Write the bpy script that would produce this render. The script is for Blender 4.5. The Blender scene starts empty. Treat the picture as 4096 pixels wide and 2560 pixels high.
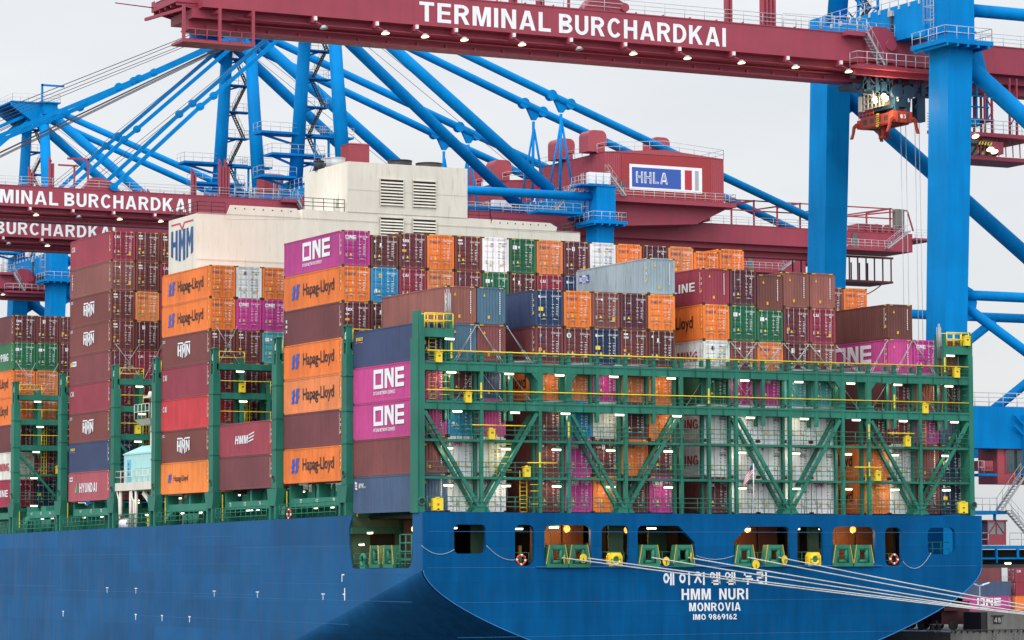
import bpy, math, random
from mathutils import Vector, Matrix
random.seed(7)
C = bpy.context.scene
col = C.collection
R = math.radians
# ------------------------------------------------------------------ camera
YAW, PITCH, ROLL = 0.470401, 0.077932, -0.002524
CAM = Vector((-100.24, -213.03, -3.74))
fw = Vector((math.sin(YAW)*math.cos(PITCH), math.cos(YAW)*math.cos(PITCH), math.sin(PITCH)))
rt = Vector((math.cos(YAW), -math.sin(YAW), 0)); up = rt.cross(fw)
r2 = rt*math.cos(ROLL)+up*math.sin(ROLL); u2 = -rt*math.sin(ROLL)+up*math.cos(ROLL)
cd = bpy.data.cameras.new('camera'); cam = bpy.data.objects.new('camera', cd); col.objects.link(cam)
m = Matrix((r2, u2, -fw)).transposed().to_4x4(); m.translation = CAM; cam.matrix_world = m
cd.sensor_width = 36; cd.lens = 12312.6/4096*36; cd.clip_start = 1; cd.clip_end = 6000
C.camera = cam
# ------------------------------------------------------------------ sky and sun (bright overcast day)
SUN_EL = R(42)        # light comes from the left, a little behind the camera
w = bpy.data.worlds.new('World'); C.world = w; w.use_nodes = True
nt = w.node_tree; nt.nodes.clear()
N = lambda t: nt.nodes.new(t)
out = N('ShaderNodeOutputWorld'); mixs = N('ShaderNodeMixShader')
bg1 = N('ShaderNodeBackground'); sky = N('ShaderNodeTexSky'); sky.sky_type = 'NISHITA'; sky.sun_disc = False
sky.sun_elevation = SUN_EL; sky.sun_rotation = R(242); bg1.inputs[1].default_value = 0.1
nt.links.new(sky.outputs[0], bg1.inputs[0])
bg2 = N('ShaderNodeBackground')       # the closed cloud deck, brighter towards the zenith
tc = N('ShaderNodeTexCoord'); sep = N('ShaderNodeSeparateXYZ'); nt.links.new(tc.outputs['Generated'], sep.inputs[0])
mr = N('ShaderNodeMapRange'); mr.inputs[1].default_value = 0.0; mr.inputs[2].default_value = 1.0
mr.inputs[3].default_value = 0.77; mr.inputs[4].default_value = 1.9; nt.links.new(sep.outputs[2], mr.inputs[0])
mp = N('ShaderNodeMapping'); mp.inputs['Scale'].default_value = (2.2, 2.2, 9.0); nt.links.new(tc.outputs['Generated'], mp.inputs[0])
nz = N('ShaderNodeTexNoise'); nz.inputs['Scale'].default_value = 1.8; nz.inputs['Detail'].default_value = 5; nt.links.new(mp.outputs[0], nz.inputs[0])
cr = N('ShaderNodeValToRGB'); nt.links.new(nz.outputs[0], cr.inputs[0])
cr.color_ramp.elements[0].position = .32; cr.color_ramp.elements[0].color = (.86, .89, .93, 1)
cr.color_ramp.elements[1].position = .66; cr.color_ramp.elements[1].color = (1.0, 1.01, 1.02, 1)
nt.links.new(cr.outputs[0], bg2.inputs[0]); 
sv = Vector((-.85*math.cos(SUN_EL), -.53*math.cos(SUN_EL), math.sin(SUN_EL)))       # glow lobe added on the sun's side, behind the camera, as frontal fill
dt = N('ShaderNodeVectorMath'); dt.operation = 'DOT_PRODUCT'; nt.links.new(tc.outputs['Generated'], dt.inputs[0]); dt.inputs[1].default_value = (-.62, -.72, .30)
mg = N('ShaderNodeMapRange'); mg.interpolation_type = 'SMOOTHSTEP'; mg.inputs[1].default_value = -.15; mg.inputs[2].default_value = 1.0; mg.inputs[3].default_value = 0; mg.inputs[4].default_value = 1.0; nt.links.new(dt.outputs['Value'], mg.inputs[0])
sm = N('ShaderNodeMath'); sm.operation = 'ADD'; nt.links.new(mr.outputs[0], sm.inputs[0]); nt.links.new(mg.outputs[0], sm.inputs[1]); nt.links.new(sm.outputs[0], bg2.inputs[1])
mixs.inputs[0].default_value = 0.93
nt.links.new(bg1.outputs[0], mixs.inputs[1]); nt.links.new(bg2.outputs[0], mixs.inputs[2]); nt.links.new(mixs.outputs[0], out.inputs[0])
ld = bpy.data.lights.new('sun', 'SUN'); ld.energy = 0.9; ld.angle = R(16); ld.color = (1, .97, .93)
sun = bpy.data.objects.new('sun', ld); col.objects.link(sun)
sd = Vector((-.80*math.cos(SUN_EL), -.60*math.cos(SUN_EL), math.sin(SUN_EL)))
sun.rotation_euler = sd.to_track_quat('Z', 'Y').to_euler()
C.view_settings.view_transform = 'Standard'; C.view_settings.look = 'None'; C.view_settings.exposure = 0; C.view_settings.gamma = 1
C.cycles.max_bounces = 6; C.cycles.diffuse_bounces = 3; C.cycles.glossy_bounces = 3
C.cycles.use_denoising = True
# ------------------------------------------------------------------ materials
MATS = {}
def paint(name, rgb=None, rough=.45, var=.12, rust=0.0, streak=(1.1, 1.1, .14), metal=0, spec=.4, plates=None, dirt=(.12, .05, .025)):
    """painted steel: world-space streaks, patchy wear, optional rust and shell plating; rgb None takes the object's own colour"""
    if name in MATS: return MATS[name]
    mt = bpy.data.materials.new(name); mt.use_nodes = True; t = mt.node_tree; bs = t.nodes['Principled BSDF']; L = t.links.new
    nn = lambda k: t.nodes.new(k)
    if rgb is None:
        oi = nn('ShaderNodeObjectInfo'); base = oi.outputs['Color']
    else:
        cc = nn('ShaderNodeRGB'); cc.outputs[0].default_value = (*rgb, 1); base = cc.outputs[0]
    ge = nn('ShaderNodeNewGeometry')
    mpp = nn('ShaderNodeMapping'); mpp.inputs['Scale'].default_value = streak; L(ge.outputs['Position'], mpp.inputs[0])
    n1 = nn('ShaderNodeTexNoise'); n1.inputs['Scale'].default_value = 1.3; n1.inputs['Detail'].default_value = 5; L(mpp.outputs[0], n1.inputs[0])
    n2 = nn('ShaderNodeTexNoise'); n2.inputs['Scale'].default_value = .22; n2.inputs['Detail'].default_value = 3; L(ge.outputs['Position'], n2.inputs[0])
    ad = nn('ShaderNodeMath'); ad.operation = 'ADD'; L(n1.outputs[0], ad.inputs[0]); L(n2.outputs[0], ad.inputs[1])
    ma = nn('ShaderNodeMapRange'); ma.inputs[1].default_value = .7; ma.inputs[2].default_value = 1.3
    ma.inputs[3].default_value = 1-var; ma.inputs[4].default_value = 1+var; L(ad.outputs[0], ma.inputs[0])
    fac = ma.outputs[0]
    if plates:
        sx = nn('ShaderNodeSeparateXYZ'); L(ge.outputs['Position'], sx.inputs[0]); cx = nn('ShaderNodeCombineXYZ')
        L(sx.outputs[plates[0]], cx.inputs[0]); L(sx.outputs[2], cx.inputs[1])
        bk = nn('ShaderNodeTexBrick'); bk.inputs['Scale'].default_value = 1; bk.inputs['Brick Width'].default_value = plates[1]; bk.inputs['Row Height'].default_value = plates[2]
        bk.inputs['Mortar Size'].default_value = .02; bk.inputs['Mortar Smooth'].default_value = .3
        k_ = plates[3]; bk.inputs['Color1'].default_value = (1-k_, 1-k_, 1-k_, 1); bk.inputs['Color2'].default_value = (1+k_, 1+k_, 1+k_, 1); bk.inputs['Mortar'].default_value = (1-2*k_, 1-2*k_, 1-2*k_, 1)
        L(cx.outputs[0], bk.inputs[0])
        m2 = nn('ShaderNodeMath'); m2.operation = 'MULTIPLY'; L(fac, m2.inputs[0]); L(bk.outputs[0], m2.inputs[1]); fac = m2.outputs[0]
    mx = nn('ShaderNodeVectorMath'); mx.operation = 'MULTIPLY'; L(base, mx.inputs[0]); L(fac, mx.inputs[1]); res = mx.outputs[0]
    if rust > 0:
        mp3 = nn('ShaderNodeMapping'); mp3.inputs['Scale'].default_value = (2.2, 2.2, .22); L(ge.outputs['Position'], mp3.inputs[0])
        n3 = nn('ShaderNodeTexNoise'); n3.inputs['Scale'].default_value = 2.0; n3.inputs['Detail'].default_value = 7; n3.inputs['Roughness'].default_value = .65; L(mp3.outputs[0], n3.inputs[0])
        m3 = nn('ShaderNodeMapRange'); m3.inputs[1].default_value = .57; m3.inputs[2].default_value = .74; m3.inputs[3].default_value = 0; m3.inputs[4].default_value = rust; L(n3.outputs[0], m3.inputs[0])
        mi = nn('ShaderNodeMix'); mi.data_type = 'RGBA'; L(m3.outputs[0], mi.inputs['Factor']); L(res, mi.inputs['A']); mi.inputs['B'].default_value = (*dirt, 1); res = mi.outputs['Result']
    L(res, bs.inputs['Base Color']); bs.inputs['Metallic'].default_value = metal; bs.inputs['Specular IOR Level'].default_value = spec
    rr = nn('ShaderNodeMapRange'); rr.inputs[1].default_value = .3; rr.inputs[2].default_value = .7; rr.inputs[3].default_value = max(.05, rough-.1); rr.inputs[4].default_value = rough+.12
    L(n1.outputs[0], rr.inputs[0]); L(rr.outputs[0], bs.inputs['Roughness'])
    MATS[name] = mt; return mt
def glow(name, rgb, s):
    mt = bpy.data.materials.new(name); mt.use_nodes = True; bs = mt.node_tree.nodes['Principled BSDF']
    bs.inputs['Base Color'].default_value = (.8, .8, .8, 1); bs.inputs['Emission Color'].default_value = (*rgb, 1); bs.inputs['Emission Strength'].default_value = s
    return mt
BLUE = paint('crane_blue', (.0008, .21, .555), .55, .14, .12, spec=.06, plates=(1, 80.0, 7.3, .035), dirt=(.03, .10, .22))
RED = paint('crane_red', (.33, .047, .078), .55, .14, .22)
REDP = paint('house_red', (.38, .065, .085), .5, .06)
GREEN = paint('lashing_green', (.022, .17, .12), .5, .24, .55, spec=.25)
LGREEN = paint('light_green', (.03, .19, .12), .5, .25, .5, spec=.2)
DGREEN = paint('deck_green', (.012, .10, .068), .55, .15, .2)
HULLT = paint('transom_blue', (.0008, .078, .225), .55, .2, .5, spec=.05, plates=(0, 9.0, 2.7, .07), dirt=(.03, .05, .065))
HULLS = paint('shell_blue', (.008, .092, .24), .5, .2, .40, spec=.14, plates=(1, 14.0, 2.4, .09), dirt=(.03, .05, .08))
CREAM = paint('funnel_cream', (.74, .70, .61), .55, .07, .6, dirt=(.45, .33, .2))
WHITE = paint('white_paint', (.80, .81, .82), .5, .03)
LETTER = paint('letter_white', (.84, .85, .87), .5, .05)
BLACK = paint('black_paint', (.02, .02, .025), .5, .2)
NAVYL = paint('letter_navy', (.03, .065, .18), .5, .05)
REDL = paint('letter_red', (.48, .03, .05), .5, .05)
MAGL = paint('letter_magenta', (.42, .03, .22), .5, .05)
BLUEL = paint('letter_blue', (.03, .10, .50), .5, .05)
YEL = paint('safety_yellow', (.85, .62, .03), .45, .08)
AMBER = paint('label_amber', (.80, .42, .02), .5, .05)
GREENL = paint('letter_green', (.02, .30, .16), .5, .05)
GALV = paint('galvanised', (.40, .42, .43), .45, .2, metal=.2)
RAIL = paint('grey_rail', (.50, .53, .55), .45, .1)
DARK = paint('dark_steel', (.045, .042, .045), .6, .2)
CAST = paint('casting', (.055, .03, .027), .65, .2)
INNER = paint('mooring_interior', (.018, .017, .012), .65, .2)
BOX = paint('container_paint', None, .5, .2, .6, spec=.3)
CONC = paint('concrete', (.17, .165, .155), .9, .3, .5, dirt=(.06, .055, .05))
ROPE = paint('rope_white', (.5, .51, .49), .8, .25, streak=(6, 6, 6))
WIRE = paint('wire_dark', (.05, .05, .055), .6, .1)
PALE = paint('pale_cyan', (.42, .72, .70), .45, .05, .06)
GLASS = paint('cab_glass', (.03, .06, .065), .06, .05, spec=.8)
ORNG = paint('ring_orange', (.50, .05, .025), .5, .05)
YARD = paint('asphalt', (.06, .06, .06), .9, .2)
LAMP = glow('lamp_white', (1, .84, .58), 3.2)
FLOOD = glow('flood_warm', (1, .78, .40), 3)
SODIUM = glow('sodium', (1, .36, .03), 2.4)
# ------------------------------------------------------------------ mesh builder
class MB:
    def __init__(s): s.v = []; s.f = []; s.mi = []; s.sm = []; s.cuts = [(0, 0)]
    def cut(s):                              # what follows becomes a separate object of the same name
        if s.cuts[-1] != (len(s.v), len(s.f)): s.cuts.append((len(s.v), len(s.f)))
        return s
    def face(s, idx, mi=0, sm=False): s.f.append(tuple(idx)); s.mi.append(mi); s.sm.append(sm)
    def quad(s, a, b, c, d, mi=0):
        n = len(s.v); s.v += [tuple(a), tuple(b), tuple(c), tuple(d)]; s.face((n, n+1, n+2, n+3), mi); return s
    def poly(s, pts, mi=0):
        n = len(s.v); s.v += [tuple(p) for p in pts]; s.face(range(n, n+len(pts)), mi); return s
    def box(s, x0, y0, z0, x1, y1, z1, mi=0):
        n = len(s.v); s.v += [(x0,y0,z0),(x1,y0,z0),(x1,y1,z0),(x0,y1,z0),(x0,y0,z1),(x1,y0,z1),(x1,y1,z1),(x0,y1,z1)]
        for q in ((0,3,2,1),(4,5,6,7),(0,1,5,4),(1,2,6,5),(2,3,7,6),(3,0,4,7)): s.face([n+i for i in q], mi)
        return s
    def frustum(s, lo, hi, z0, z1, mi=0):   # rectangles (x0,y0,x1,y1) at two heights
        n = len(s.v)
        for (x0,y0,x1,y1), z in ((lo,z0),(hi,z1)): s.v += [(x0,y0,z),(x1,y0,z),(x1,y1,z),(x0,y1,z)]
        for q in ((0,3,2,1),(4,5,6,7),(0,1,5,4),(1,2,6,5),(2,3,7,6),(3,0,4,7)): s.face([n+i for i in q], mi)
        return s
    def bar(s, p, q, wd, ht, mi=0, hint=(0,0,1)):
        p = Vector(p); q = Vector(q); d = (q-p).normalized(); h = Vector(hint)
        if abs(d.dot(h)) > .98: h = Vector((1,0,0))
        sx = d.cross(h).normalized()*wd/2; sy = sx.cross(d).normalized()*ht/2
        n = len(s.v)
        for o in (p, q):
            for a, b in ((-1,-1),(1,-1),(1,1),(-1,1)): s.v.append(tuple(o+sx*a+sy*b))
        for f in ((0,3,2,1),(4,5,6,7),(0,1,5,4),(1,2,6,5),(2,3,7,6),(3,0,4,7)): s.face([n+i for i in f], mi)
        return s
    def tube(s, pts, r, n=8, mi=0, cap=True):
        pts = [Vector(p) for p in pts]; k = len(pts); base = len(s.v); h = None
        for i, p in enumerate(pts):
            d = (pts[min(i+1,k-1)]-pts[max(i-1,0)]).normalized()
            if h is None: h = Vector((0,0,1)) if abs(d.z) < .95 else Vector((1,0,0))
            sx = d.cross(h).normalized(); sy = sx.cross(d).normalized(); rr = r[i] if isinstance(r, (list, tuple)) else r
            for j in range(n):
                a = 2*math.pi*j/n; s.v.append(tuple(p+sx*(rr*math.cos(a))+sy*(rr*math.sin(a))))
        for i in range(k-1):
            for j in range(n):
                a = base+i*n+j; b = base+i*n+(j+1)%n; s.face((a, b, b+n, a+n), mi, True)
        if cap:
            s.face([base+j for j in range(n)][::-1], mi); s.face([base+(k-1)*n+j for j in range(n)], mi)
        return s
    def cyl(s, p, q, r, n=16, mi=0): return s.tube([p, q], r, n, mi)
    def disc(s, c, axis, r, t, n=18, mi=0):
        c = Vector(c); a = Vector(axis).normalized()*t/2; return s.tube([c-a, c+a], r, n, mi)
    def prism(s, pts, off, mi=0):           # planar polygon pushed along off
        n = len(s.v); k = len(pts); o = Vector(off); s.v += [tuple(Vector(p)) for p in pts]+[tuple(Vector(p)+o) for p in pts]
        s.face(range(n, n+k), mi); s.face([n+k+i for i in range(k)][::-1], mi)
        for i in range(k):
            j = (i+1) % k; s.face((n+i, n+k+i, n+k+j, n+j), mi)
        return s
    def torus(s, c, axis, R_, r, n=18, m_=8, mi=0, arc=(0, 1)):
        c = Vector(c); a = Vector(axis).normalized(); e = a.orthogonal().normalized(); f = a.cross(e)
        s.tube([c+(e*math.cos(2*math.pi*i/n)+f*math.sin(2*math.pi*i/n))*R_ for i in range(int(n*arc[0]), int(n*arc[1])+1)], r, m_, mi, False); return s
    def rail(s, pts, h=1.1, r=.03, post=1.5, mids=1, mi=0):   # guard rail along a polyline
        pts = [Vector(p) for p in pts]; Z = Vector((0,0,1))
        for k in range(1, mids+2):
            s.tube([p+Z*h*k/(mids+1) for p in pts], r, 5, mi)
        for a, b in zip(pts, pts[1:]):
            n = max(1, round((b-a).length/post))
            for i in range(n+1): 
                p = a+(b-a)*i/n; s.tube([p, p+Z*h], r, 5, mi)
        return s
    def build(s, name, mats, parent=None, smooth_all=False, link=True):
        if len(s.cuts) > 1:
            s.cut(); o = None
            for (a, b), (c_, d) in zip(s.cuts, s.cuts[1:]):
                q = MB(); q.v = s.v[a:c_]; q.f = [tuple(i-a for i in f) for f in s.f[b:d]]; q.mi = s.mi[b:d]; q.sm = s.sm[b:d]
                o = o or q.build(name, mats, parent) if o is None else (q.build(name, mats, parent), o)[1]
            return o
        me = bpy.data.meshes.new(name); me.from_pydata(s.v, [], s.f)
        for mm in (mats if isinstance(mats, (list, tuple)) else [mats]): me.materials.append(mm)
        me.polygons.foreach_set('material_index', s.mi); me.polygons.foreach_set('use_smooth', s.sm)
        me.update()
        o = bpy.data.objects.new(name, me)
        if link: col.objects.link(o)
        if parent is not None: attach(o, parent)
        return o
def attach(o, p):
    o.parent = p
    o.matrix_parent_inverse = world_of(p).inverted()
def world_of(p):
    M = p.matrix_basis.copy()
    if p.parent is not None: M = world_of(p.parent) @ p.matrix_parent_inverse @ M
    return M
def tag(o, label=None, cat=None, group=None, kind=None):
    if label: o['label'] = label
    if cat: o['category'] = cat
    if group: o['group'] = group
    if kind: o['kind'] = kind
    return o
def thing(name, label, cat, loc=(0,0,0), group=None):
    o = bpy.data.objects.new(name, None); o.empty_display_size = .5; col.objects.link(o); o.location = loc
    o.matrix_basis = Matrix.Translation(loc)
    return tag(o, label, cat, group)
# ------------------------------------------------------------------ lettering
_gl = {}
def glyphs(s, bold):
    k = (s, bold)
    if k not in _gl:
        cu = bpy.data.curves.new('t', 'FONT'); cu.body = s; cu.offset = bold; cu.resolution_u = 3
        o = bpy.data.objects.new('t', cu); col.objects.link(o)
        me = bpy.data.meshes.new_from_object(o.evaluated_get(bpy.context.evaluated_depsgraph_get()))
        vs = [(v.co.x, v.co.y) for v in me.vertices]; fs = [tuple(p.vertices) for p in me.polygons]
        bpy.data.objects.remove(o); bpy.data.curves.remove(cu); bpy.data.meshes.remove(me)
        _gl[k] = (vs, fs)
    return _gl[k]
CAPH = max(y for x, y in glyphs('H', 0)[0])
def text(mb, s, org, xd, ud, cap, width=None, bold=.0, mi=0, align='L', slant=0):
    if bold >= .02 and cap >= .15 and align == 'L' and all(c in FONT for c in s): caps(mb, s, org, xd, ud, cap, width, mi, slant); return 0
    vs, fs = glyphs(s, min(bold, .015))
    if not vs: return 0
    x0 = min(x for x, y in vs); x1 = max(x for x, y in vs); k = cap/CAPH; kx = k if width is None else width/(x1-x0)
    wd = (x1-x0)*kx; org = Vector(org); xd = Vector(xd); ud = Vector(ud)
    if align == 'C': org = org-xd*wd/2
    n = len(mb.v)
    for x, y in vs: mb.v.append(tuple(org+xd*((x-x0)*kx+slant*y*k)+ud*(y*k)))
    for f in fs: mb.face([n+i for i in f], mi)
    return wd
def shapes(mb, polys, org, xd, ud, mi=0):
    org = Vector(org); xd = Vector(xd); ud = Vector(ud); nv = xd.cross(ud).normalized()*.002
    for p in polys:
        org = org+nv; mb.poly([org+xd*x+ud*y for x, y in p], mi)
def rect(x0, y0, x1, y1): return [(x0,y0),(x1,y0),(x1,y1),(x0,y1)]
def curve_plate(name, outline, holes, thick, place, mat, parent):
    """plate with holes: 2-D outline filled as a curve, thickened, then placed by a function (u,v,w)->xyz"""
    cu = bpy.data.curves.new('plate', 'CURVE'); cu.dimensions = '2D'; cu.fill_mode = 'BOTH'; cu.extrude = thick/2
    for loop in [outline]+holes:
        sp = cu.splines.new('POLY'); sp.points.add(len(loop)-1); sp.use_cyclic_u = True
        for i, (x, y) in enumerate(loop): sp.points[i].co = (x, y, 0, 1)
    o = bpy.data.objects.new('plate', cu); col.objects.link(o)
    me = bpy.data.meshes.new_from_object(o.evaluated_get(bpy.context.evaluated_depsgraph_get()))
    bpy.data.objects.remove(o); bpy.data.curves.remove(cu)
    mb = MB(); mb.v = [tuple(place(v.co.x, v.co.y, v.co.z)) for v in me.vertices]
    for p in me.polygons: mb.face(p.vertices)
    bpy.data.meshes.remove(me)
    return mb.build(name, mat, parent)
def rrect(x0, y0, x1, y1, r, n=5, cham=None):
    pts = []
    for k, (cx, cy) in enumerate(((x1-r,y1-r),(x0+r,y1-r),(x0+r,y0+r),(x1-r,y0+r))):
        if cham and k in cham:
            dx, dy = cham[k]
            pts += [(x1, y1-dy), (x1-dx, y1)] if k == 0 else [(x0+dx, y1), (x0, y1-dy)]
            continue
        for i in range(n+1):
            a = math.pi/2*(k+i/n); pts.append((cx+r*math.cos(a), cy+r*math.sin(a)))
    return pts
def arc(cx, cy, ro, ri, a0, a1, n=10):   # band between two ellipses, as quads
    P_ = []
    for i in range(n):
        a, b = R(a0+(a1-a0)*i/n), R(a0+(a1-a0)*(i+1)/n)
        P_.append([(cx+ro[0]*math.cos(a), cy+ro[1]*math.sin(a)), (cx+ro[0]*math.cos(b), cy+ro[1]*math.sin(b)), (cx+ri[0]*math.cos(b), cy+ri[1]*math.sin(b)), (cx+ri[0]*math.cos(a), cy+ri[1]*math.sin(a))])
    return P_
S_, H_ = .22, .175
def bowl(w, y0, y1, k=.5): return [rect(S_, y1-H_, w*k, y1), rect(S_, y0, w*k, y0+H_)]+arc(w*k, (y0+y1)/2, (w*(1-k), (y1-y0)/2), (w*(1-k)-S_, (y1-y0)/2-H_), -90, 90)
def mir(p, w): return [[(w-x, y) for x, y in q] for q in p]
def rot(p, w): return [[(w-x, 1-y) for x, y in q] for q in p]
st = lambda x=0, y0=0, y1=1: rect(x, y0, x+S_, y1)
FONT = {'T': (.78, [rect(0,1-H_,.78,1), rect(.39-S_/2,0,.39+S_/2,1-H_)]), 'E': (.72, [st(), rect(S_,0,.72,H_), rect(S_,.425,.67,.425+H_*.95), rect(S_,1-H_,.71,1)]),
 'F': (.7, [st(), rect(S_,.42,.64,.42+H_), rect(S_,1-H_,.7,1)]), 'L': (.66, [st(), rect(S_,0,.66,H_)]), 'I': (S_, [st()]), 'H': (.8, [st(), st(.8-S_), rect(S_,.43,.8-S_,.43+H_*1.05)]),
 'N': (.8, [st(), st(.8-S_), [(S_,1),(S_*1.08,1),(.8-S_,.34),(.8-S_,0),(.8-S_*1.08,0),(S_,.66)]]), 'M': (.98, [st(), st(.98-S_), [(S_,1),(S_*1.5,1),(.49,.30),(.49,0),(.40,0),(S_,.66)], [(.98-S_,1),(.98-S_*1.5,1),(.49,.30),(.49,0),(.58,0),(.98-S_,.66)]]),
 'A': (.88, [[(0,0),(.22,0),(.44,.76),(.44,1),(.305,1)], [(.88,0),(.66,0),(.44,.76),(.44,1),(.575,1)], rect(.22,.2,.66,.36)]), 'B': (.78, [st()]+bowl(.75,.47,1)+bowl(.78,0,.53)), 'R': (.8, [st()]+bowl(.77,.41,1)+[[(.33,.43),(.55,.46),(.8,0),(.56,0)]]),
 'P': (.74, [st()]+bowl(.74,.38,1)), 'D': (.8, [st()]+bowl(.8,0,1,.42)), 'U': (.78, [st(0,.33), st(.78-S_,.33)]+arc(.39,.34,(.39,.36),(.39-S_,.18),180,360)), 'C': (.82, arc(.43,.5,(.43,.52),(.43-S_,.345),38,322,16)),
 'G': (.86, arc(.44,.5,(.44,.52),(.44-S_,.345),42,318,16)+[rect(.44,.38,.86,.53), rect(.68,0.02,.86,.38)]), 'O': (.88, arc(.44,.5,(.44,.52),(.44-S_,.345),0,360,22)), 'K': (.84, [st(), [(S_,.32),(S_,.60),(.55,1),(.81,1)], [(.31,.47),(.46,.64),(.84,0),(.59,0)]]),
 'V': (.84, [[(0,1),(.22,1),(.42,.28),(.42,0),(.31,0)], [(.84,1),(.62,1),(.42,.28),(.42,0),(.53,0)]]), 'Y': (.82, [[(0,1),(.24,1),(.41,.62),(.51,.40),(.31,.40)], [(.82,1),(.58,1),(.41,.62),(.31,.40),(.51,.40)], rect(.31,0,.51,.40)]),
 'S': (.74, arc(.37,.73,(.36,.29),(.36-S_,.13),25,270)+arc(.37,.27,(.37,.29),(.37-S_,.13),-160,90)), 'X': (.8, [[(0,0),(.25,0),(.8,1),(.55,1)], [(.8,0),(.55,0),(0,1),(.25,1)]]), 'W': (1.1, [[(0,1),(.2,1),(.35,.2),(.35,0),(.22,0)], [(.22,0),(.38,0),(.55,.8),(.55,1),(.46,1)], [(.72,0),(.88,0),(1.1,1),(.9,1)], [(.55,1),(.64,1),(.88,0),(.72,0)]]),
 '1': (.42, [rect(.22,0,.42,1), [(0,.66),(.22,.72),(.22,1),(.1,.84)]]), '2': (.66, arc(.33,.68,(.33,.33),(.33-S_,.17),-10,180)+[[(.0,0),(.24,.16),(.65,.62),(.46,.62),(0,.18)], rect(0,0,.66,.17)]), '8': (.68, arc(.34,.73,(.31,.28),(.31-S_*.9,.13),0,360,16)+arc(.34,.27,(.34,.29),(.34-S_*.9,.13),0,360,16)),
 '4': (.7, [rect(.4,0,.6,1), rect(0,.2,.7,.36), [(0,.36),(.2,.36),(.5,1),(.4,1)]]), '3': (.66, arc(.32,.73,(.32,.28),(.32-S_*.9,.13),-90,160)+arc(.32,.27,(.34,.29),(.34-S_*.9,.13),-160,90)), '5': (.66, [rect(.05,.84,.62,1), rect(.05,.45,.24,.84)]+arc(.32,.32,(.34,.34),(.34-S_,.18),-150,110)),
 '6': (.68, arc(.34,.32,(.34,.34),(.34-S_*.95,.18),0,360,18)+arc(.5,.4,(.5,.62),(.5-S_,.46),105,190)), '-': (.4, [rect(0,.36,.4,.52)]), ' ': (.2, []), '.': (.2, [rect(0,0,.2,.2)])}
FONT['9'] = (.68, rot(FONT['6'][1], .68)); FONT['0'] = FONT['O']
def caps(mb, s, org, xd, ud, cap, width=None, mi=0, slant=0, sp=.17):
    tot = sum(FONT[c][0]+sp for c in s)-sp; kx = cap if width is None else width/tot; x = 0
    for c in s:
        wd, polys = FONT[c]; shapes(mb, [[((x+a)*kx+slant*b*cap, b*cap) for a, b in p] for p in polys], org, xd, ud, mi); x += wd+sp
# ------------------------------------------------------------------ setting
P = 2.5345; HC = 2.896; STD = 2.591; W = 2.438; LEN = 12.192; GAP = .009
o = MB().box(-1500, -900, -19.2, 1500, 2500, -18).build('water', paint('water', (.012, .022, .026), .12, .2, streak=(.4, .4, .4))); tag(o, kind='structure')
o = MB().box(52.6, 5.2, -30, 106, 420, -9.95).build('quay', CONC); tag(o, kind='structure')
o = MB().box(106, 5.2, -30, 900, 900, -16.9).build('ground', YARD); tag(o, kind='structure')
# ------------------------------------------------------------------ freight containers
def corr(mb, horiz0, horiz1, z0, z1, depth0, depth1, plane, pitch=.278, mi=0):
    """trapezoid-ribbed sheet standing between z0 and z1; plane(h, d, z) -> point"""
    n = max(1, round((horiz1-horiz0)/pitch)); p = (horiz1-horiz0)/n; prof = []
    for i in range(n):
        a = horiz0+i*p; prof += [(a, depth0), (a+p*.30, depth0), (a+p*.5, depth1), (a+p*.80, depth1)]
    prof.append((horiz1, depth0)); b = len(mb.v)
    for h, d in prof: mb.v += [tuple(plane(h, d, z0)), tuple(plane(h, d, z1))]
    for i in range(len(prof)-1): mb.face((b+2*i, b+2*i+2, b+2*i+3, b+2*i+1), mi)
def shell_mesh(H, kind):
    mb = MB(); L = LEN
    for x in (0, W-.16):
        for y in (0, L-.16): mb.box(x, y, .118, x+.16, y+.16, H-.118)
    for x in (0, W-.178):
        for y in (-.004, L-.174):
            for z in (0, H-.118): mb.box(x-.003, y, z, x+.181, y+.178, z+.118, 1)
    for x in (.004, W-.064):
        mb.box(x, .17, .01, x+.06, L-.17, .17); mb.box(x, .17, H-.10, x+.06, L-.17, H-.005)
    corr(mb, .16, L-.16, .17, H-.10, .022, .06, lambda h, d, z: (d, h, z))
    corr(mb, .16, L-.16, .17, H-.10, .022, .06, lambda h, d, z: (W-d, h, z))
    mb.box(.06, .02, H-.05, W-.06, L-.02, H-.02); mb.box(.06, .02, .10, W-.06, L-.02, .16)
    mb.box(.16, L-.05, .12, W-.16, L-.01, H-.1)
    mb.box(.16, .004, H-.125, W-.16, .11, H-.006); mb.box(.16, .004, .012, W-.16, .11, .15)
    if kind == 'blank':
        corr(mb, .16, W-.16, .15, H-.125, .025, .07, lambda h, d, z: (h, d, z), .27)
    else:
        mb.box(.16, .085, .15, W-.16, .10, H-.125, 1)       # dark gasket behind the doors
    for x in (.2, W-.52):                                   # black and yellow height marks
        for i in range(4): mb.quad((x+i*.09, -.003, H-.11), (x+i*.09+.05, -.003, H-.11), (x+i*.09+.08, -.003, H-.03), (x+i*.09+.03, -.003, H-.03), 2)
        
    mb.box(-.004, .2, H-.10, .003, .5, H-.03, 2)
    return mb
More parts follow.
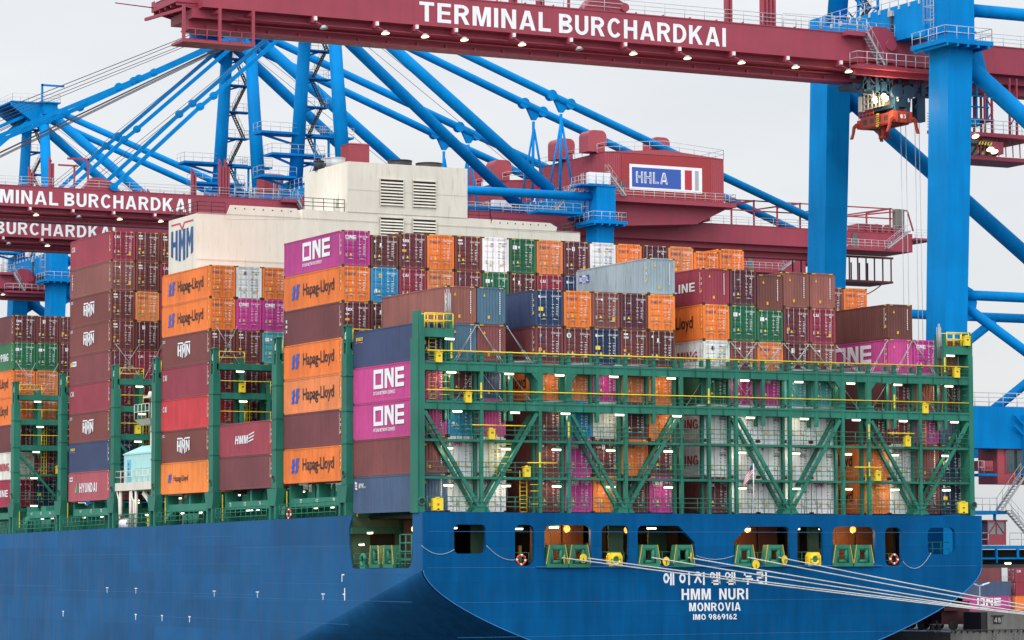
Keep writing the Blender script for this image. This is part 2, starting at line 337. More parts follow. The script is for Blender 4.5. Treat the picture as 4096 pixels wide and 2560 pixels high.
def door_mesh(H, right, reefer):
    mb = MB(); x0, x1 = (W/2+.012, W-.175) if right else (.175, W/2-.012); z0, z1 = .165, H-.14
    if reefer:
        mb.box(x0, .012, z0, x1, .08, z1)
        for z in (.42, 1.02, 1.72, 2.4):
            xx = x1-.16 if right else x0
            mb.box(xx, -.012, z, xx+.16, .012, z+.09, 1)
        return mb
    fr = .07
    mb.box(x0, .014, z0, x0+fr, .07, z1); mb.box(x1-fr, .014, z0, x1, .07, z1)
    mb.box(x0+fr, .014, z0, x1-fr, .07, z0+fr); mb.box(x0+fr, .014, z1-fr, x1-fr, .07, z1)
    za, zb = z0+fr, z1-fr; n = 5; p = (zb-za)/n; prof = []
    for i in range(n):
        a = za+i*p; prof += [(a, .028), (a+p*.55, .028), (a+p*.68, .058), (a+p*.87, .058)]
    prof.append((zb, .028)); b = len(mb.v)
    for z, d in prof: mb.v += [(x0+fr, d, z), (x1-fr, d, z)]
    for i in range(len(prof)-1): mb.face((b+2*i, b+2*i+1, b+2*i+3, b+2*i+2), 0)
    for z in (.4, 1.05, 1.75, 2.3):
        xx = x1 if right else x0-.03
        mb.box(xx, .0, z, xx+.03, .02, z+.1)
    return mb
def bar_mesh(H, x, handle):
    mb = MB(); mb.tube([(x, -.022, .07), (x, -.022, H-.06)], .019, 6)
    for z in (.10, H-.13): mb.box(x-.035, -.045, z, x+.035, .004, z+.05)
    for z in (.8, 1.5, 2.1): mb.box(x-.04, -.03, z, x+.04, .016, z+.05)
    if handle: mb.bar((x-.02, -.05, .58), (x+handle*.42, -.05, .56), .03, .045); mb.box(x+handle*.18-.05, -.04, .52, x+handle*.18+.05, .01, .64)
    return mb
XD, ZD = (1,0,0), (0,0,1)
ONE_O = [rect(0,0,1.05,.22), rect(0,.85,1.05,1.07), rect(0,.22,.2,.85), rect(.85,.22,1.05,.85)]
def one_polys(sx, h):
    P_ = []
    s = h/1.07
    for p in ONE_O: P_.append([(x*s*sx, y*s) for x, y in p])
    ox = 1.22
    for p in ([(0,0),(.27,0),(.27,1.07),(0,1.07)], [(.27,1.07),(.42,1.07),(.98,0),(.78,0),(.27,.72)], [(.72,.45),(.72,1.07),(.98,1.07),(.98,0),(.95,0)]):
        P_.append([((x+ox)*s*sx, y*s) for x, y in p])
    ox = 2.36
    for p in (rect(0,0,.26,1.07), rect(.26,.85,.95,1.07), rect(.26,.43,.95,.63), rect(.26,0,.95,.22)): P_.append([((x+ox)*s*sx, y*s) for x, y in p])
    return P_
HL_SYM = [[(0,.0),(.30,.0),(.42,.22),(.34,.40),(.50,.55),(.42,1.0),(.12,.80),(.20,.52),(.06,.44),(.14,.20)],
          [(.46,.0),(.78,.0),(.86,.36),(1.0,.40),(.88,.58),(1.0,1.0),(.66,1.0),(.58,.60),(.62,.30)]]
HMM_SYM = [rect(0,1.06,.38,1.16), rect(.62,1.06,1,1.16), [(.38,1.06),(.38,1.16),(.5,1.0),(.5,.88)], [(.62,1.06),(.62,1.16),(.5,1.0),(.5,.88)],
    [(0,.28),(.10,.24),(.10,.98),(0,.98)], [(.20,.2),(.30,.16),(.30,.98),(.20,.98)], rect(.10,.56,.20,.68),
    [(.35,.13),(.42,.08),(.42,.98),(.35,.98)], [(.35,.98),(.43,.98),(.5,.55),(.5,.3)], [(.65,.98),(.57,.98),(.5,.55),(.5,.3)], [(.58,.08),(.65,.12),(.65,.98),(.58,.98)],
    [(.70,.16),(.78,.2),(.78,.98),(.70,.98)], [(.70,.98),(.80,.98),(.92,.5),(.88,.36)], [(.92,.25),(1.0,.28),(1.0,.98),(.92,.98)]]
WAVE = [[(0,.0),(.9,.22),(1.0,.36),(.1,.14)], [(.05,.30),(.95,.52),(1.05,.66),(.15,.44)], [(.1,.6),(1.0,.82),(1.1,.96),(.2,.74)]]
# side lettering, on the face that looks to -x: reads from the far end (y = LEN) towards the doors
SD = (0,-1,0); SX = -.006
def side_text(kind, H):
    mb = MB(); o = lambda f, z: (SX, LEN*(1-f), z)     # f: fraction from the far end
    mats = [LETTER, BLUEL, NAVYL, REDL, YEL, BLACK, GREENL]
    if kind == 'one':
        shapes(mb, one_polys(1.22, 1.52), o(.325, 1.02), SD, ZD); text(mb, 'OCEAN NETWORK EXPRESS', o(.325, .55), SD, ZD, .27, 4.12, .02)
    elif kind == 'hapag':
        shapes(mb, [[(x*1.75, y*1.25) for x, y in p] for p in HL_SYM], o(.13, .85), SD, ZD, 1); text(mb, 'Hapag-Lloyd', o(.335, 1.08), SD, ZD, .95, 6.4, .03, 5)
    elif kind == 'hapag_small':
        shapes(mb, [[(x*.95, y*.8) for x, y in p] for p in HL_SYM], o(.15, 1.05), SD, ZD, 1); text(mb, 'Hapag-Lloyd', o(.27, 1.18), SD, ZD, .5, 3.7, .03, 5)
    elif kind == 'hmm':
        shapes(mb, [[(x*3.2, y*1.35) for x, y in p] for p in HMM_SYM], o(.345, .62), SD, ZD); text(mb, 'J DC', o(.02, H-.55), SD, ZD, .24, None, .03)
    elif kind == 'hmmw':
        caps(mb, 'HMM', o(.30, 1.05), SD, ZD, .72, 2.9, 0, .25); shapes(mb, [[(x*1.35, y*.95) for x, y in p] for p in WAVE], o(.545, 1.12), SD, ZD)
    elif kind == 'cai': text(mb, 'CAI', o(.04, 1.75), SD, ZD, .52, .95, .05)
    elif kind == 'tex':
        for i, ch in enumerate('tex'): text(mb, ch, o(.03, 1.9-.42*i), SD, ZD, .34, .4, .03)
    elif kind == 'cronos':
        for i, ch in enumerate('CRONOS'): text(mb, ch, o(.05, 2.2-.27*i), SD, ZD, .2, .28, .03)
    elif kind == 'seaco':
        text(mb, 'seaco', o(.045, 2.15), SD, ZD, .36, 1.35, .05, 4); text(mb, 'an', o(.045, 1.95), SD, ZD, .09); shapes(mb, [rect(0,0,.45,.14)], o(.075, 1.93), SD, ZD, 3); text(mb, 'company', o(.115, 1.95), SD, ZD, .08)
    elif kind == 'nyk':
        shapes(mb, [[(.05,.0),(.45,-.1),(.45,.5),(.0,.6)]], o(.03, 1.95), SD, ZD, 0); shapes(mb, [rect(.05,.12,.45,.2), rect(.04,.3,.45,.38)], (SX-.004, LEN*.97, 1.95), SD, ZD, 3); text(mb, 'NYK', o(.09, 2.0), SD, ZD, .38, .95, .05, 0, 'L', .2); text(mb, 'LINE', o(.17, 2.0), SD, ZD, .14, .4)
    elif kind == 'hyundai':
        shapes(mb, [[(0,0),(.75,.0),(.55,1.0),(.42,1.25)]], o(.18, .85), SD, ZD, 6); shapes(mb, [[(-.12,0),(.0,.0),(.36,1.1),(.40,1.25)]], o(.18, .85), SD, ZD, 4)
        text(mb, 'HYUNDAI', o(.275, .85), SD, ZD, .92, 5.2, .06); shapes(mb, [rect(0,0,.9,.42)], o(.03, 2.0), SD, ZD, 0); text(mb, 'HMM', (SX-.004, LEN*.965, 2.1), SD, ZD, .22, .7, .02, 2, 'L', .2)
    elif kind == 'yangming': text(mb, 'YANG MING', o(.30, .95), SD, ZD, .8, 7.6, .04, 3)
    elif kind == 'kline': text(mb, 'K LINE', o(.45, 1.1), SD, ZD, .72, 5.4, .04)
    elif kind == 'chinashipping': text(mb, 'CHINA SHIPPING', o(.12, 1.0), SD, ZD, .8, 9.2, .04)
    elif kind == 'nol':
        for i in range(3): shapes(mb, [rect(0,0,.5,.62)], o(.045+.05*i, 1.75), SD, ZD, 1 if i % 2 == 0 else 0)
        for i, ch in enumerate('NOL'): text(mb, ch, (SX-.004, LEN*(1-.052-.05*i), 1.85), SD, ZD, .4, .36, .03, 0 if i % 2 == 0 else 1)
    elif kind == 'fesco': shapes(mb, [rect(0,0,.35,.42)], o(.03, 1.85), SD, ZD, 4); shapes(mb, [rect(0,0,1.2,.5)], o(.075, 1.85), SD, ZD, 0); text(mb, 'FESCO', (SX-.004, LEN*.915, 2.0), SD, ZD, .22, .9, .03, 1)
    # weights, number and hazard marks near the door end
    for i in range(11): shapes(mb, [rect(0,0,.06,.11)], o(.955, H-.45-.155*i), SD, ZD, 5 if kind in ('hapag','hapag_small','yangming') else 0)
    for z, c in ((H-.95, 4), (H-1.35, 0)): shapes(mb, [rect(0,0,.1,.2)], o(.972, z), SD, ZD, c)
    shapes(mb, [[(0,0),(.24,0),(.2,.3)]], o(.962, .95), SD, ZD, 4)
    return mb, mats
LOGO = {}
def door_text(kind, H, code, light):
    """door markings: owner's mark, number, weight table, warning labels; light = dark lettering on a pale door"""
    mb = MB(); mats = [BLACK if light else LETTER, YEL, AMBER, WHITE, BLUEL, MAGL, REDL, NAVYL, GREENL, GALV]
    Y = -.012; ink = 0; T = lambda s, x, z, cap, wd=None, b=.03, mi=0, sl=0: text(mb, s, (x, Y, z), XD, ZD, cap, wd, b, mi, 'L', sl)
    B = lambda x0, z0, x1, z1, mi: mb.quad((x0, Y+.002, z0), (x1, Y+.002, z0), (x1, Y+.002, z1), (x0, Y+.002, z1), mi)
    zt = H-.62
    if code:
        pre, num, typ = code; T(pre, 1.42, zt+.06, .11, .34, .015); T(num, 1.82, zt+.06, .11, .46, .015); T(typ, 1.82, zt-.12, .11, .26, .015)
    k = 0
    for z in (1.72, 1.56, 1.44, 1.30, 1.16, 1.04, .92):
        w1 = (.26, .16, .22, .18, .24, .12, .2)[k]; k += 1
        if k % 2: B(1.44, z, 1.44+w1*.8, z+.038, ink)
        B(1.82, z, 1.80+.16+.05*(k % 3), z+.034, ink)
    mb.poly([(.62, Y, .82), (.86, Y, .82), (.74, Y, 1.03)], 1)
    B(.28, .72, .44, .98, 9)
    if kind == 'one': shapes(mb, one_polys(1.0, .30), (.27, Y, zt-.1), XD, ZD, 5 if light else 0); T('OCEAN NETWORK EXPRESS', .27, zt-.2, .05, .92, 0, 5 if light else 0)
    elif kind == 'hapag': T('Hapag-Lloyd', .25, zt-.06, .18, .92, .02, 7); B(.86, .95+.5, .98, 1.62, 3)
    elif kind == 'tex': T('tex', .3, zt-.14, .34, .62, .05); B(.28, zt-.45, .6, zt-.36, 3); B(.25, 1.35, .62, 1.52, 2)
    elif kind == 'hmm': T('HMM', .28, zt-.12, .17, .42, .05); B(.28, zt+.16, .66, zt+.30, 3); B(.86, zt-.1, 1.0, zt, 4); B(.28, 1.12, .5, 1.32, 2)
    elif kind == 'cai': T('CAI', .3, zt-.1, .26, .52, .05); B(1.78, .55, 2.06, .85, 2)
    elif kind == 'fesco': B(.3, zt-.3, .62, zt+.06, 7); T('F', .38, zt-.24, .24, .17, .05, 1); B(.28, .98, .54, 1.22, 2)
    elif kind == 'triton': mb.disc((.36, Y, zt+.1), (0,1,0), .1, .006, 14, 3); B(.78, zt-.3, .95, zt-.02, 3); T('TRITON', .72, zt-.38, .06, .34)
    elif kind == 'cronos': T('CRONOS', .3, zt-.02, .09, .5); mb.disc((.86, Y, zt), (0,1,0), .1, .006, 14, 3); B(1.78, .55, 2.06, .95, 2)
    elif kind == 'plate': B(.28, zt-.3, .66, zt+.02, 3); mb.disc((.86, Y, zt-.12), (0,1,0), .1, .006, 14, 3); B(.3, zt-.55, .5, zt-.48, 6)
    elif kind == 'ym': B(.74, zt-.18, 1.0, zt+.14, 6); B(.76, zt-.16, .98, zt+.12, 3); T('Y', .79, zt-.14, .24, .16, .05, 4); mb.poly([(.3, Y, zt-.18), (.56, Y, zt-.18), (.43, Y, zt+.06)], 1); mb.poly([(1.45, Y, zt-.26), (1.7, Y, zt-.26), (1.58, Y, zt-.02)], 1); B(1.84, .55, 2.06, .78, 2)
    elif kind == 'beacon': T('BEACON', .27, zt-.12, .12, .42, .04); B(.8, zt-.22, 1.05, zt+.14, 3); T('Y', .84, zt-.16, .24, .16, .05, 4); B(1.84, .5, 2.08, .84, 2)
    elif kind == 'nyk': T('NYK', .5, zt-.04, .14, .5, .04, 0, .2); shapes(mb, [[(0,0),(.2,-.04),(.2,.18),(0,.2)]], (.26, Y, zt-.04), XD, ZD, 3); B(.27, 1.2, .68, 1.5, 1)
    elif kind == 'kline': T('K LINE', .3, zt, .16, .8, .03); B(.3, .95, .58, 1.2, 2)
    elif kind == 'square': B(.7, zt-.2, 1.0, zt+.16, 3); T('T', .78, zt-.12, .2, .15, .03, 6); B(.3, .98, .5, 1.05, 3)
    elif kind == 'global': mb.torus((.8, Y, zt-.05), (0,1,0), .1, .012, 12, 4, 8); T('GLOBAL', .62, zt-.24, .08, .36); B(.5, 1.2, .62, 1.32, 4)
    elif kind == 'disc': mb.disc((.42, Y, zt-.02), (0,1,0), .2, .006, 18, 3); mb.disc((.44, Y-.004, zt-.02), (0,1,0), .12, .006, 14, 8); B(1.8, .55, 2.06, .85, 2)
    elif kind == 'cyan': B(.7, zt-.24, .98, zt+.08, 1); B(.74, zt-.2, .94, zt+.04, 7); B(.35, .8, .55, 1.1, 3)
    elif kind == 'reefer':
        B(.3, zt-.1, .5, zt+.1, 7); B(.62, .62, .78, .78, 2); B(1.4, .62, 1.62, .78, 2)
        for z in (1.9, 1.78, 1.66): B(1.42, z, 2.0, z+.05, ink)
    if kind == 'one' and light: B(.7, .6, .92, .82, 2); B(1.4, .62, 1.62, .78, 2)
    return mb, mats
def blank_text(H, light):
    mb = MB(); Y = -.006
    for i in range(11): mb.quad((1.92, Y, H-.5-.16*i), (1.99, Y, H-.5-.16*i), (1.99, Y, H-.39-.16*i), (1.92, Y, H-.39-.16*i), 0)
    mb.quad((.9, Y, .42), (1.08, Y, .42), (1.08, Y, .66), (.9, Y, .66), 1); mb.poly([(.5, Y, H-.75), (.72, Y, H-.75), (.61, Y, H-.52)], 1)
    return mb, [BLACK if light else LETTER, AMBER]
# kind: colour words, colour, door mark, side mark, end, number
SRGB = lambda r, g, b: tuple(((c/255+.055)/1.055)**2.4 if c > 10 else c/3294 for c in (r, g, b))
KIND = {
 'hl':  ('bright orange', (.80,.19,.028), 'hapag', 'hapag', 'door', ('FANU','379072 8','45G1')),
 'hls': ('bright orange', (.80,.20,.035), 'hapag', 'hapag_small', 'door', ('HLXU','834058 1','45G1')),
 'hl2': ('faded orange', (.66,.20,.06), 'hapag', 'hapag', 'door', ('HLXU','840899 4','45G1')),
 'one': ('pink', (.47,.035,.245), 'one', 'one', 'door', ('ONEU','031180 4','45G1')),
 'oneb':('pink', (.52,.045,.25), None, 'one', 'blank', None),
 'tex': ('dark wine', (.115,.025,.032), 'tex', 'tex', 'door', ('TGBU','616248 9','45G1')),
 'hmm': ('brown red', (.145,.032,.03), 'hmm', 'hmm', 'door', ('KOCU','518871 0','45G1')),
 'hmmw':('crimson', (.25,.03,.055), 'hmm', 'hmmw', 'door', ('HDMU','474242 8','45G1')),
 'cai': ('raspberry red', (.245,.025,.05), 'cai', 'cai', 'door', ('CAIU','482512 5','45G1')),
 'red': ('bright red', (.52,.03,.045), 'cai', 'cai', 'door', ('CAIU','557599 0','45G1')),
 'fes': ('plum', (.15,.03,.04), 'fesco', 'fesco', 'door', ('FCIU','710721 7','45G1')),
 'tri': ('dark brown', (.095,.026,.025), 'triton', None, 'door', ('TRHU','772438 9','45G1')),
 'crn': ('rosy brown', (.20,.062,.055), 'cronos', 'cronos', 'door', ('TCNU','597722 9','45G1')),
 'grn': ('green', (.008,.125,.055), 'plate', 'chinashipping', 'door', ('UACU','506363 0','45G1')),
 'ym':  ('white', (.74,.76,.78), 'ym', 'yangming', 'door', ('YMMU','612547 4','45G1')),
 'bcn': ('dark wine', (.10,.022,.03), 'beacon', None, 'door', ('BMOU','630012 0','45G1')),
 'mar': ('maroon', (.11,.023,.028), 'square', None, 'door', ('TCKU','374592 0','45G1')),
 'plum':('dark plum', (.085,.02,.032), 'global', None, 'door', ('FANU','123207 0','45G1')),
 'gbl': ('dark plum', (.10,.022,.034), 'global', None, 'door', ('GCXU','551044 2','45G1')),
 'dry': ('maroon', (.14,.03,.034), 'disc', None, 'door', ('DRYU','601601 2','45G1')),
 'marb':('maroon', (.15,.036,.038), None, None, 'blank', None),
 'wine':('dusky wine', (.135,.03,.04), None, None, 'blank', None),
 'brnb':('rosy brown', (.22,.072,.06), None, None, 'blank', None),
 'dbr': ('chocolate brown', (.11,.03,.027), None, None, 'blank', None),
 'rst': ('rusty brown', (.27,.065,.025), None, None, 'blank', None),
 'navb':('navy', (.022,.045,.11), None, 'nyk', 'blank', None),
 'nykb':('slate blue', (.03,.075,.16), None, 'nyk', 'blank', None),
 'sbl': ('steel blue', (.04,.115,.18), None, None, 'blank', None),
 'nol': ('pale grey blue', (.25,.34,.385), None, 'nol', 'blank', None),
 'nav': ('navy', (.014,.045,.12), 'nyk', None, 'door', ('SEKU','637340 9','45G1')),
 'sea': ('navy', (.014,.04,.115), 'nyk', 'seaco', 'door', ('SEGU','637308 5','45G1')),
 'nyk': ('dark navy', (.016,.03,.075), 'nyk', None, 'door', ('NYKU','470860 9','4501')),
 'blue':('bright blue', (.01,.21,.42), 'cyan', None, 'door', ('VIDU','444283 9','42G1')),
 'teal':('teal', (.06,.33,.35), 'plate', None, 'door', ('DFSU','682207 4','45G1')),
 'kln': ('cherry red', (.25,.012,.04), 'kline', 'kline', 'door', ('KKTU','810771 3','45G1')),
 'klb': ('raspberry red', (.26,.02,.05), None, 'kline', 'blank', None),
 'grx': ('dark green', (.008,.10,.045), 'plate', None, 'door', ('UACU','840152 4','42G1')),
 'wr':  ('white refrigerated', (.72,.74,.75), 'reefer', 'yangming', 'reefer', ('YMLU','549855 9','45R1')),
 'wone':('white refrigerated', (.74,.75,.75), 'one', None, 'reefer', ('FBIU','526457 6','45R1')),
 'rwh': ('rust-stained white', (.66,.65,.6), 'ym', 'yangming', 'door', ('YMLU','302841 5','42G1')),
 'hyu': ('cherry pink', (.30,.06,.085), 'hmm', 'hyundai', 'door', ('HDMU','518810 7','45G1')),
}
_cm = {}
def cmesh(key, fn, name, mats):
    if key not in _cm: _cm[key] = fn().build(name, mats, link=False).data
    return _cm[key]
def inst(name, me, parent, color=None):
    o = bpy.data.objects.new(name, me); col.objects.link(o); o.parent = parent
    if color: o.color = (*color, 1)
    return o
ORD = ['', 'first', 'second', 'third', 'fourth', 'fifth', 'sixth', 'seventh', 'eighth', 'ninth', 'tenth', 'eleventh', 'twelfth', 'thirteenth', 'fourteenth', 'fifteenth', 'sixteenth', 'seventeenth', 'eighteenth', 'nineteenth', 'twentieth']
def container(kind, x, y, z, H, label, group, side):
    words, colr, dk, sk, end, code = KIND[kind]
    j = random.uniform(-.10, .10); colr = tuple(max(0, c*(1+j+random.uniform(-.03, .03))) for c in colr)
    t = thing('freight_container', label, 'container', (x, y, z), group); fade = tuple(min(.8, c*(1.12 if max(colr) < .4 else 1.0)+(.030, .022, .018)[i]) for i, c in enumerate(colr))   # weathered sides, fresher doors
    light = kind in ('ym', 'wr', 'wone', 'rwh')
    inst('shell', cmesh(('s', H, 'blank' if end == 'blank' else 'door'), lambda: shell_mesh(H, 'blank' if end == 'blank' else 'door'), 'shell', [BOX, CAST, YEL]), t, fade)
    if end != 'blank':
        rf = end == 'reefer'
        for right in (0, 1):
            d = inst('door', cmesh(('d', H, right, rf), lambda: door_mesh(H, right, rf), 'door', [BOX, GALV]), t, colr)
            for b in (0, 1):
                bx = (.42, .93)[b] if not right else (W-.93, W-.42)[b]
                inst('locking_bar', cmesh(('b', H, right, b), lambda: bar_mesh(H, bx, (0, -1)[b] if not right else (1, 0)[b]), 'locking_bar', [GALV]), d)
        if code:
            n = random.randrange(100000, 999999) if False else code[1]
        mb, mats = door_text(dk, H, code, light); inst('door_lettering', cmesh(('t', dk, H, code, light), lambda: mb, 'door_lettering', mats), t)
    else:
        mb, mats = blank_text(H, light); inst('end_lettering', cmesh(('bt', H, light), lambda: mb, 'end_lettering', mats), t)
    if side:
        mb, mats = side_text(sk, H); inst('side_lettering', cmesh(('sd', sk, H), lambda: mb, 'side_lettering', mats), t)
    return t
def bay(name, group, y, z, rows, x0=0.0):
    """rows: {row: (first tier, [kinds from the bottom up])}; a trailing - marks a low (8 ft 6 in) box"""
    filled = {}
    for r, (t0, ks) in rows.items():
        for i in range(len(ks)): filled[(r, t0+i)] = 1
    for r, (t0, ks) in rows.items():
        zz = z+(t0-1)*(HC+GAP)
        for i, k in enumerate(ks):
            low = k.endswith('-'); k = k.rstrip('-'); H = STD if low else HC; t = t0+i
            top = i == len(ks)-1
            side = (r-1, t) not in filled or (r-1, t+1) not in filled and low
            words = KIND[k][0]; endw = 'blank-ended container' if KIND[k][4] == 'blank' else 'container'
            bel = KIND[ks[i-1].rstrip('-')][0]+' one' if i else ''
            ti = 'topmost' if top else 'lowest' if t == 1 else ORD[t]+' tier'
            lab = f"{words} {endw}{' above a '+bel if bel else ''}, {ti}, left edge stack, {name}" if r == 1 else f"{words} {endw}{' above a '+bel if bel else ''}, {ti}, {ORD[r]} row from the left, {name}"
            if len(lab.replace('-', '').split()) > 16: lab = f"{words} {endw}, {ti}, {ORD[r]} row from the left, {name}"
            container(k, (r-1)*P+x0, y, zz, H, lab, group, side)
            zz += H+GAP
S = lambda s: s.split()
bay('stern bay', 'containers in the stern bay', 0, 0, {
 1: (1, S('nykb marb oneb oneb sea')), 2: (1, S('wone wone blue tri sbl brnb')), 3: (1, S('wone wr oneb navb marb sbl')),
 5: (1, S('hmm hmm mar hl fes nav')), 6: (1, S('one one blue hl2 dry hl')), 7: (1, S('hl bcn rwh one nyk crn')), 8: (1, S('tri hl mar hl2 hmm plum')),
 9: (1, S('one bcn hl hl tri hl nol')), 11: (1, S('tex wr wr grx- ym- hl klb')), 12: (1, S('wr wr wr one- crn- grn gbl')), 13: (1, S('wr wr wr one- hl2- grn- dbr')),
 14: (1, S('wr wr wr teal- mar- fes brnb')), 15: (1, S('wone wr wr teal- crn- cai brnb')), 17: (1, S('hl hl mar')),
 18: (1, S('wone wone dry mar oneb dbr')), 19: (1, S('tex marb one rst one')), 20: (1, S('nyk nyk navb mar rst'))})
bay('second bay', 'containers in the second bay', 14.38, 2.69, {
 1: (1, S('hl wine hl2 hl tex hl one')), 2: (5, S('tri blue tri-')), 3: (6, S('cai tex')), 4: (6, S('hl2 hl')), 5: (6, S('fes hmm')), 6: (6, S('grn ym')),
 7: (6, S('tri grn')), 8: (6, S('cai hl2')), 9: (6, S('nav bcn')), 10: (6, S('mar ym')), 11: (6, S('hl2 hl')), 12: (6, S('mar plum')), 13: (6, S('tri hl2')), 14: (6, S('hmm- hl')),
 15: (6, S('mar hl')), 16: (6, S('mar')), 17: (6, S('hmm')), 18: (6, S('tri')), 19: (5, S('mar crn')), 20: (5, S('tex hl'))})
bay('low third bay', 'containers in the third bay', 29.0, 2.45, {1: (1, S('wine hmmw'))})
bay('fourth bay', 'containers in the fourth bay', 43.7, 2.39, {
 1: (1, S('hls hmm red cai hmm hl hl')), 2: (1, S('mar hmm tri tex hmm one ym')), 3: (1, S('tri mar hmm hmm teal one hl')), 4: (4, S('mar tri hmm hl'))})
bay('tall bay beyond funnel', 'containers in the tall bay beyond the funnel', 70.0, 2.2, {
 1: (1, S('hyu sea hmm cai fes hmm hmm crn cai')), 2: (1, S('tri mar fes hmm cai mar hl2 hmm hmm')), 3: (1, S('mar hmm tri tex cai tri cai cai hmm'))})
bay('farthest bay', 'containers in the farthest bay', 100.6, 2.0, {
 1: (1, S('kln rwh mar hl hl grn tex')), 2: (1, S('nyk kln tri hl2 hl2 grn mar')), 3: (1, S('mar tri fes tex tri mar fes'))})
# ------------------------------------------------------------------ the ship
ship = thing('container_ship', 'huge blue container ship moored stern-on, its open mooring deck lit inside', 'ship', (25.3, 100, -14))
XL, XR, XC, TY = -.5, 51.08, 25.29, -1.7
ztop = lambda y: -.06-.0075*max(0, y)
zk = lambda y: max(-24, -4.5-.235*(y+1.7))
# transom with its openings
ol = []
def under(dx): return 1.4*max(0, dx)**.61
tl, tr_ = XL+.125, XR-.125
ts = [(tl+.0, zk(-1.7))]
for i in range(1, 40):
    dx = (XC-tl)*(i/40)**1.8; ts.append((tl+dx, -4.5-under(dx)))
ol = [(tl, ztop(0)), *ts, *[(2*XC-x, z) for x, z in ts[::-1]], (tr_, ztop(0)-.06)]
OPEN = [(2.2,-3.22,4.93,-1.0,.42,None), (7.42,-4.15,9.08,-1.01,.5,None), (9.98,-4.13,14.07,-1.03,.5,None), (15.01,-4.1,17.48,-1.04,.5,None),
        (18.22,-4.1,23.43,-1.04,.45,{0:(1.5,1.35)}), (27.02,-4.15,32.26,-1.09,.45,{1:(1.3,1.2)}), (32.96,-4.13,35.43,-1.09,.5,None), (36.36,-4.22,40.47,-1.09,.5,None),
        (41.42,-4.27,43.05,-1.13,.5,None), (45.63,-3.33,48.36,-1.13,.5,None)]
curve_plate('transom', ol, [rrect(*q[:5], cham=q[5]) for q in OPEN], .36, lambda u, v, w_: (u, TY+.18+w_, v), HULLT, ship)
# port shell plate with the big notch
pt = [(-1.7, ztop(0)), (-.06, ztop(0)), (-.06, -3.3), (.02, -3.75), (.25, -4.1), (.7, -4.3), (10.9, -4.37), (11.3, -4.3), (11.6, -3.6), (11.85, -2.6), (11.85, -1.3), (11.7, -.85), (11.35, -.45), (11.3, ztop(11))]
for y in (30, 60, 90, 130, 200, 300): pt.append((y, ztop(y)))
for y in (300, 120, 85, 60, 40, 25, 12, 5, -1.7): pt.append((y, zk(y)))
curve_plate('shell_plating', pt, [], .12, lambda u, v, w_: (XL+.06+w_, u, v), HULLS, ship)
pt2 = [(-1.7, ztop(0)-.06), (-.06, ztop(0)-.06), (-.06, -.9), (-.06, -4.3), (8.0, -4.3), (8.0, -.9), (8.2, ztop(11)), (300, ztop(300)), (300, zk(300)), (85, zk(85)), (40, zk(40)), (12, zk(12)), (-1.7, zk(-1.7))]
curve_plate('shell_plating', pt2, [], .12, lambda u, v, w_: (XR-.06+w_, u, v), HULLS, ship)
# counter and bottom, lofted below the knuckle
mb = MB(); ST = [-1.66, 0, 2, 5, 9, 14, 20, 28, 40, 60, 85, 130, 300]; NT = 40; rows = []
for y in ST:
    xl = XL; k = zk(y); g = min(1, .5+.0+(y+1.7)*.03) if y > -1 else .5
    row = [(xl, y, k)]
    for i in range(1, NT+1):
        dx = (XC-xl)*(i/NT)**1.8; row.append((xl+dx, y, k-under(dx)*(1+.012*(y+1.7))))
    row += [(2*XC-a, b, c_) for a, b, c_ in row[:-1][::-1]]
    rows.append(len(mb.v)); mb.v += row
n = 2*NT+1
for a, b in zip(rows, rows[1:]):
    for i in range(n-1): mb.face((a+i, a+i+1, b+i+1, b+i), 0, True)
mb.build('counter', HULLS, ship)
mb = MB()   # bright welded edge of the transom and its bottom rim
mb.tube([(x, TY-.02, z) for x, z in ts]+[(2*XC-x, TY-.02, z) for x, z in ts[::-1]], .045, 5); mb.build('rim', paint('edge_blue', (.03, .17, .42), .35, .1), ship)
mb = MB()
for z in (-1.55, -4.3, -6.95, -9.6): mb.box(.0 if z > -5 else 2.5, TY-.012, z, 50.5 if z > -5 else 48, TY, z+.03)
mb.box(9.2, TY-.12, -4.28, 41.0, TY, -4.2)
for z, y0, y1 in ((-2.6, 12, 36), (-1.6, 36, 48), (-5.6, 13, 30), (-4.0, 30, 52), (-6.9, 0, 46), (-6.6, 30, 84), (-8.8, 12, 60), (-3.1, 52, 90), (-6.2, 84, 110)): mb.box(XL-.012, y0, z, XL, y1, z+.028)
for y in (30, 47, 70, 90): mb.box(XL-.01, y, -9, XL, y+.03, -.8)
mb.build('weld_seam', paint('seam_blue', (.018, .13, .34), .45, .15), ship)
# marks and name
mb = MB()
for y, z in ((69, -6.3), (61, -6.3), (41, -6.4), (31, -6.4), (17, -6.45)): mb.box(XL-.015, y-.35, z, XL, y+.35, z+.07); mb.box(XL-.015, y-.04, z-.45, XL, y+.04, z)
for y, z in ((13.0, -4.9),): mb.box(XL-.015, y-.25, z, XL, y+.25, z+.1); mb.box(XL-.015, y+.15, z-.5, XL, y+.26, z)
mb.box(XL-.015, 12.6, -6.9, XL, 12.75, -5.9); mb.box(XL-.015, 12.75, -6.45, XL, 13.05, -6.35)
for y in (82, 61, 54, 47): mb.box(XL-.015, y-.25, -8.75, XL, y+.25, -8.65); mb.box(XL-.015, y-.06, -9.2, XL, y+.06, -8.75)
mb.build('hull_mark', LETTER, ship)
mb = MB(); Yt = TY-.015
text(mb, 'HMM  NURI', (22.16, Yt, -6.88), XD, ZD, .87, 6.12, .045); text(mb, 'MONROVIA', (22.84, Yt, -7.78), XD, ZD, .66, 4.74, .035); text(mb, 'IMO 9869162', (23.2, Yt, -8.46), XD, ZD, .44, 4.0, .025)
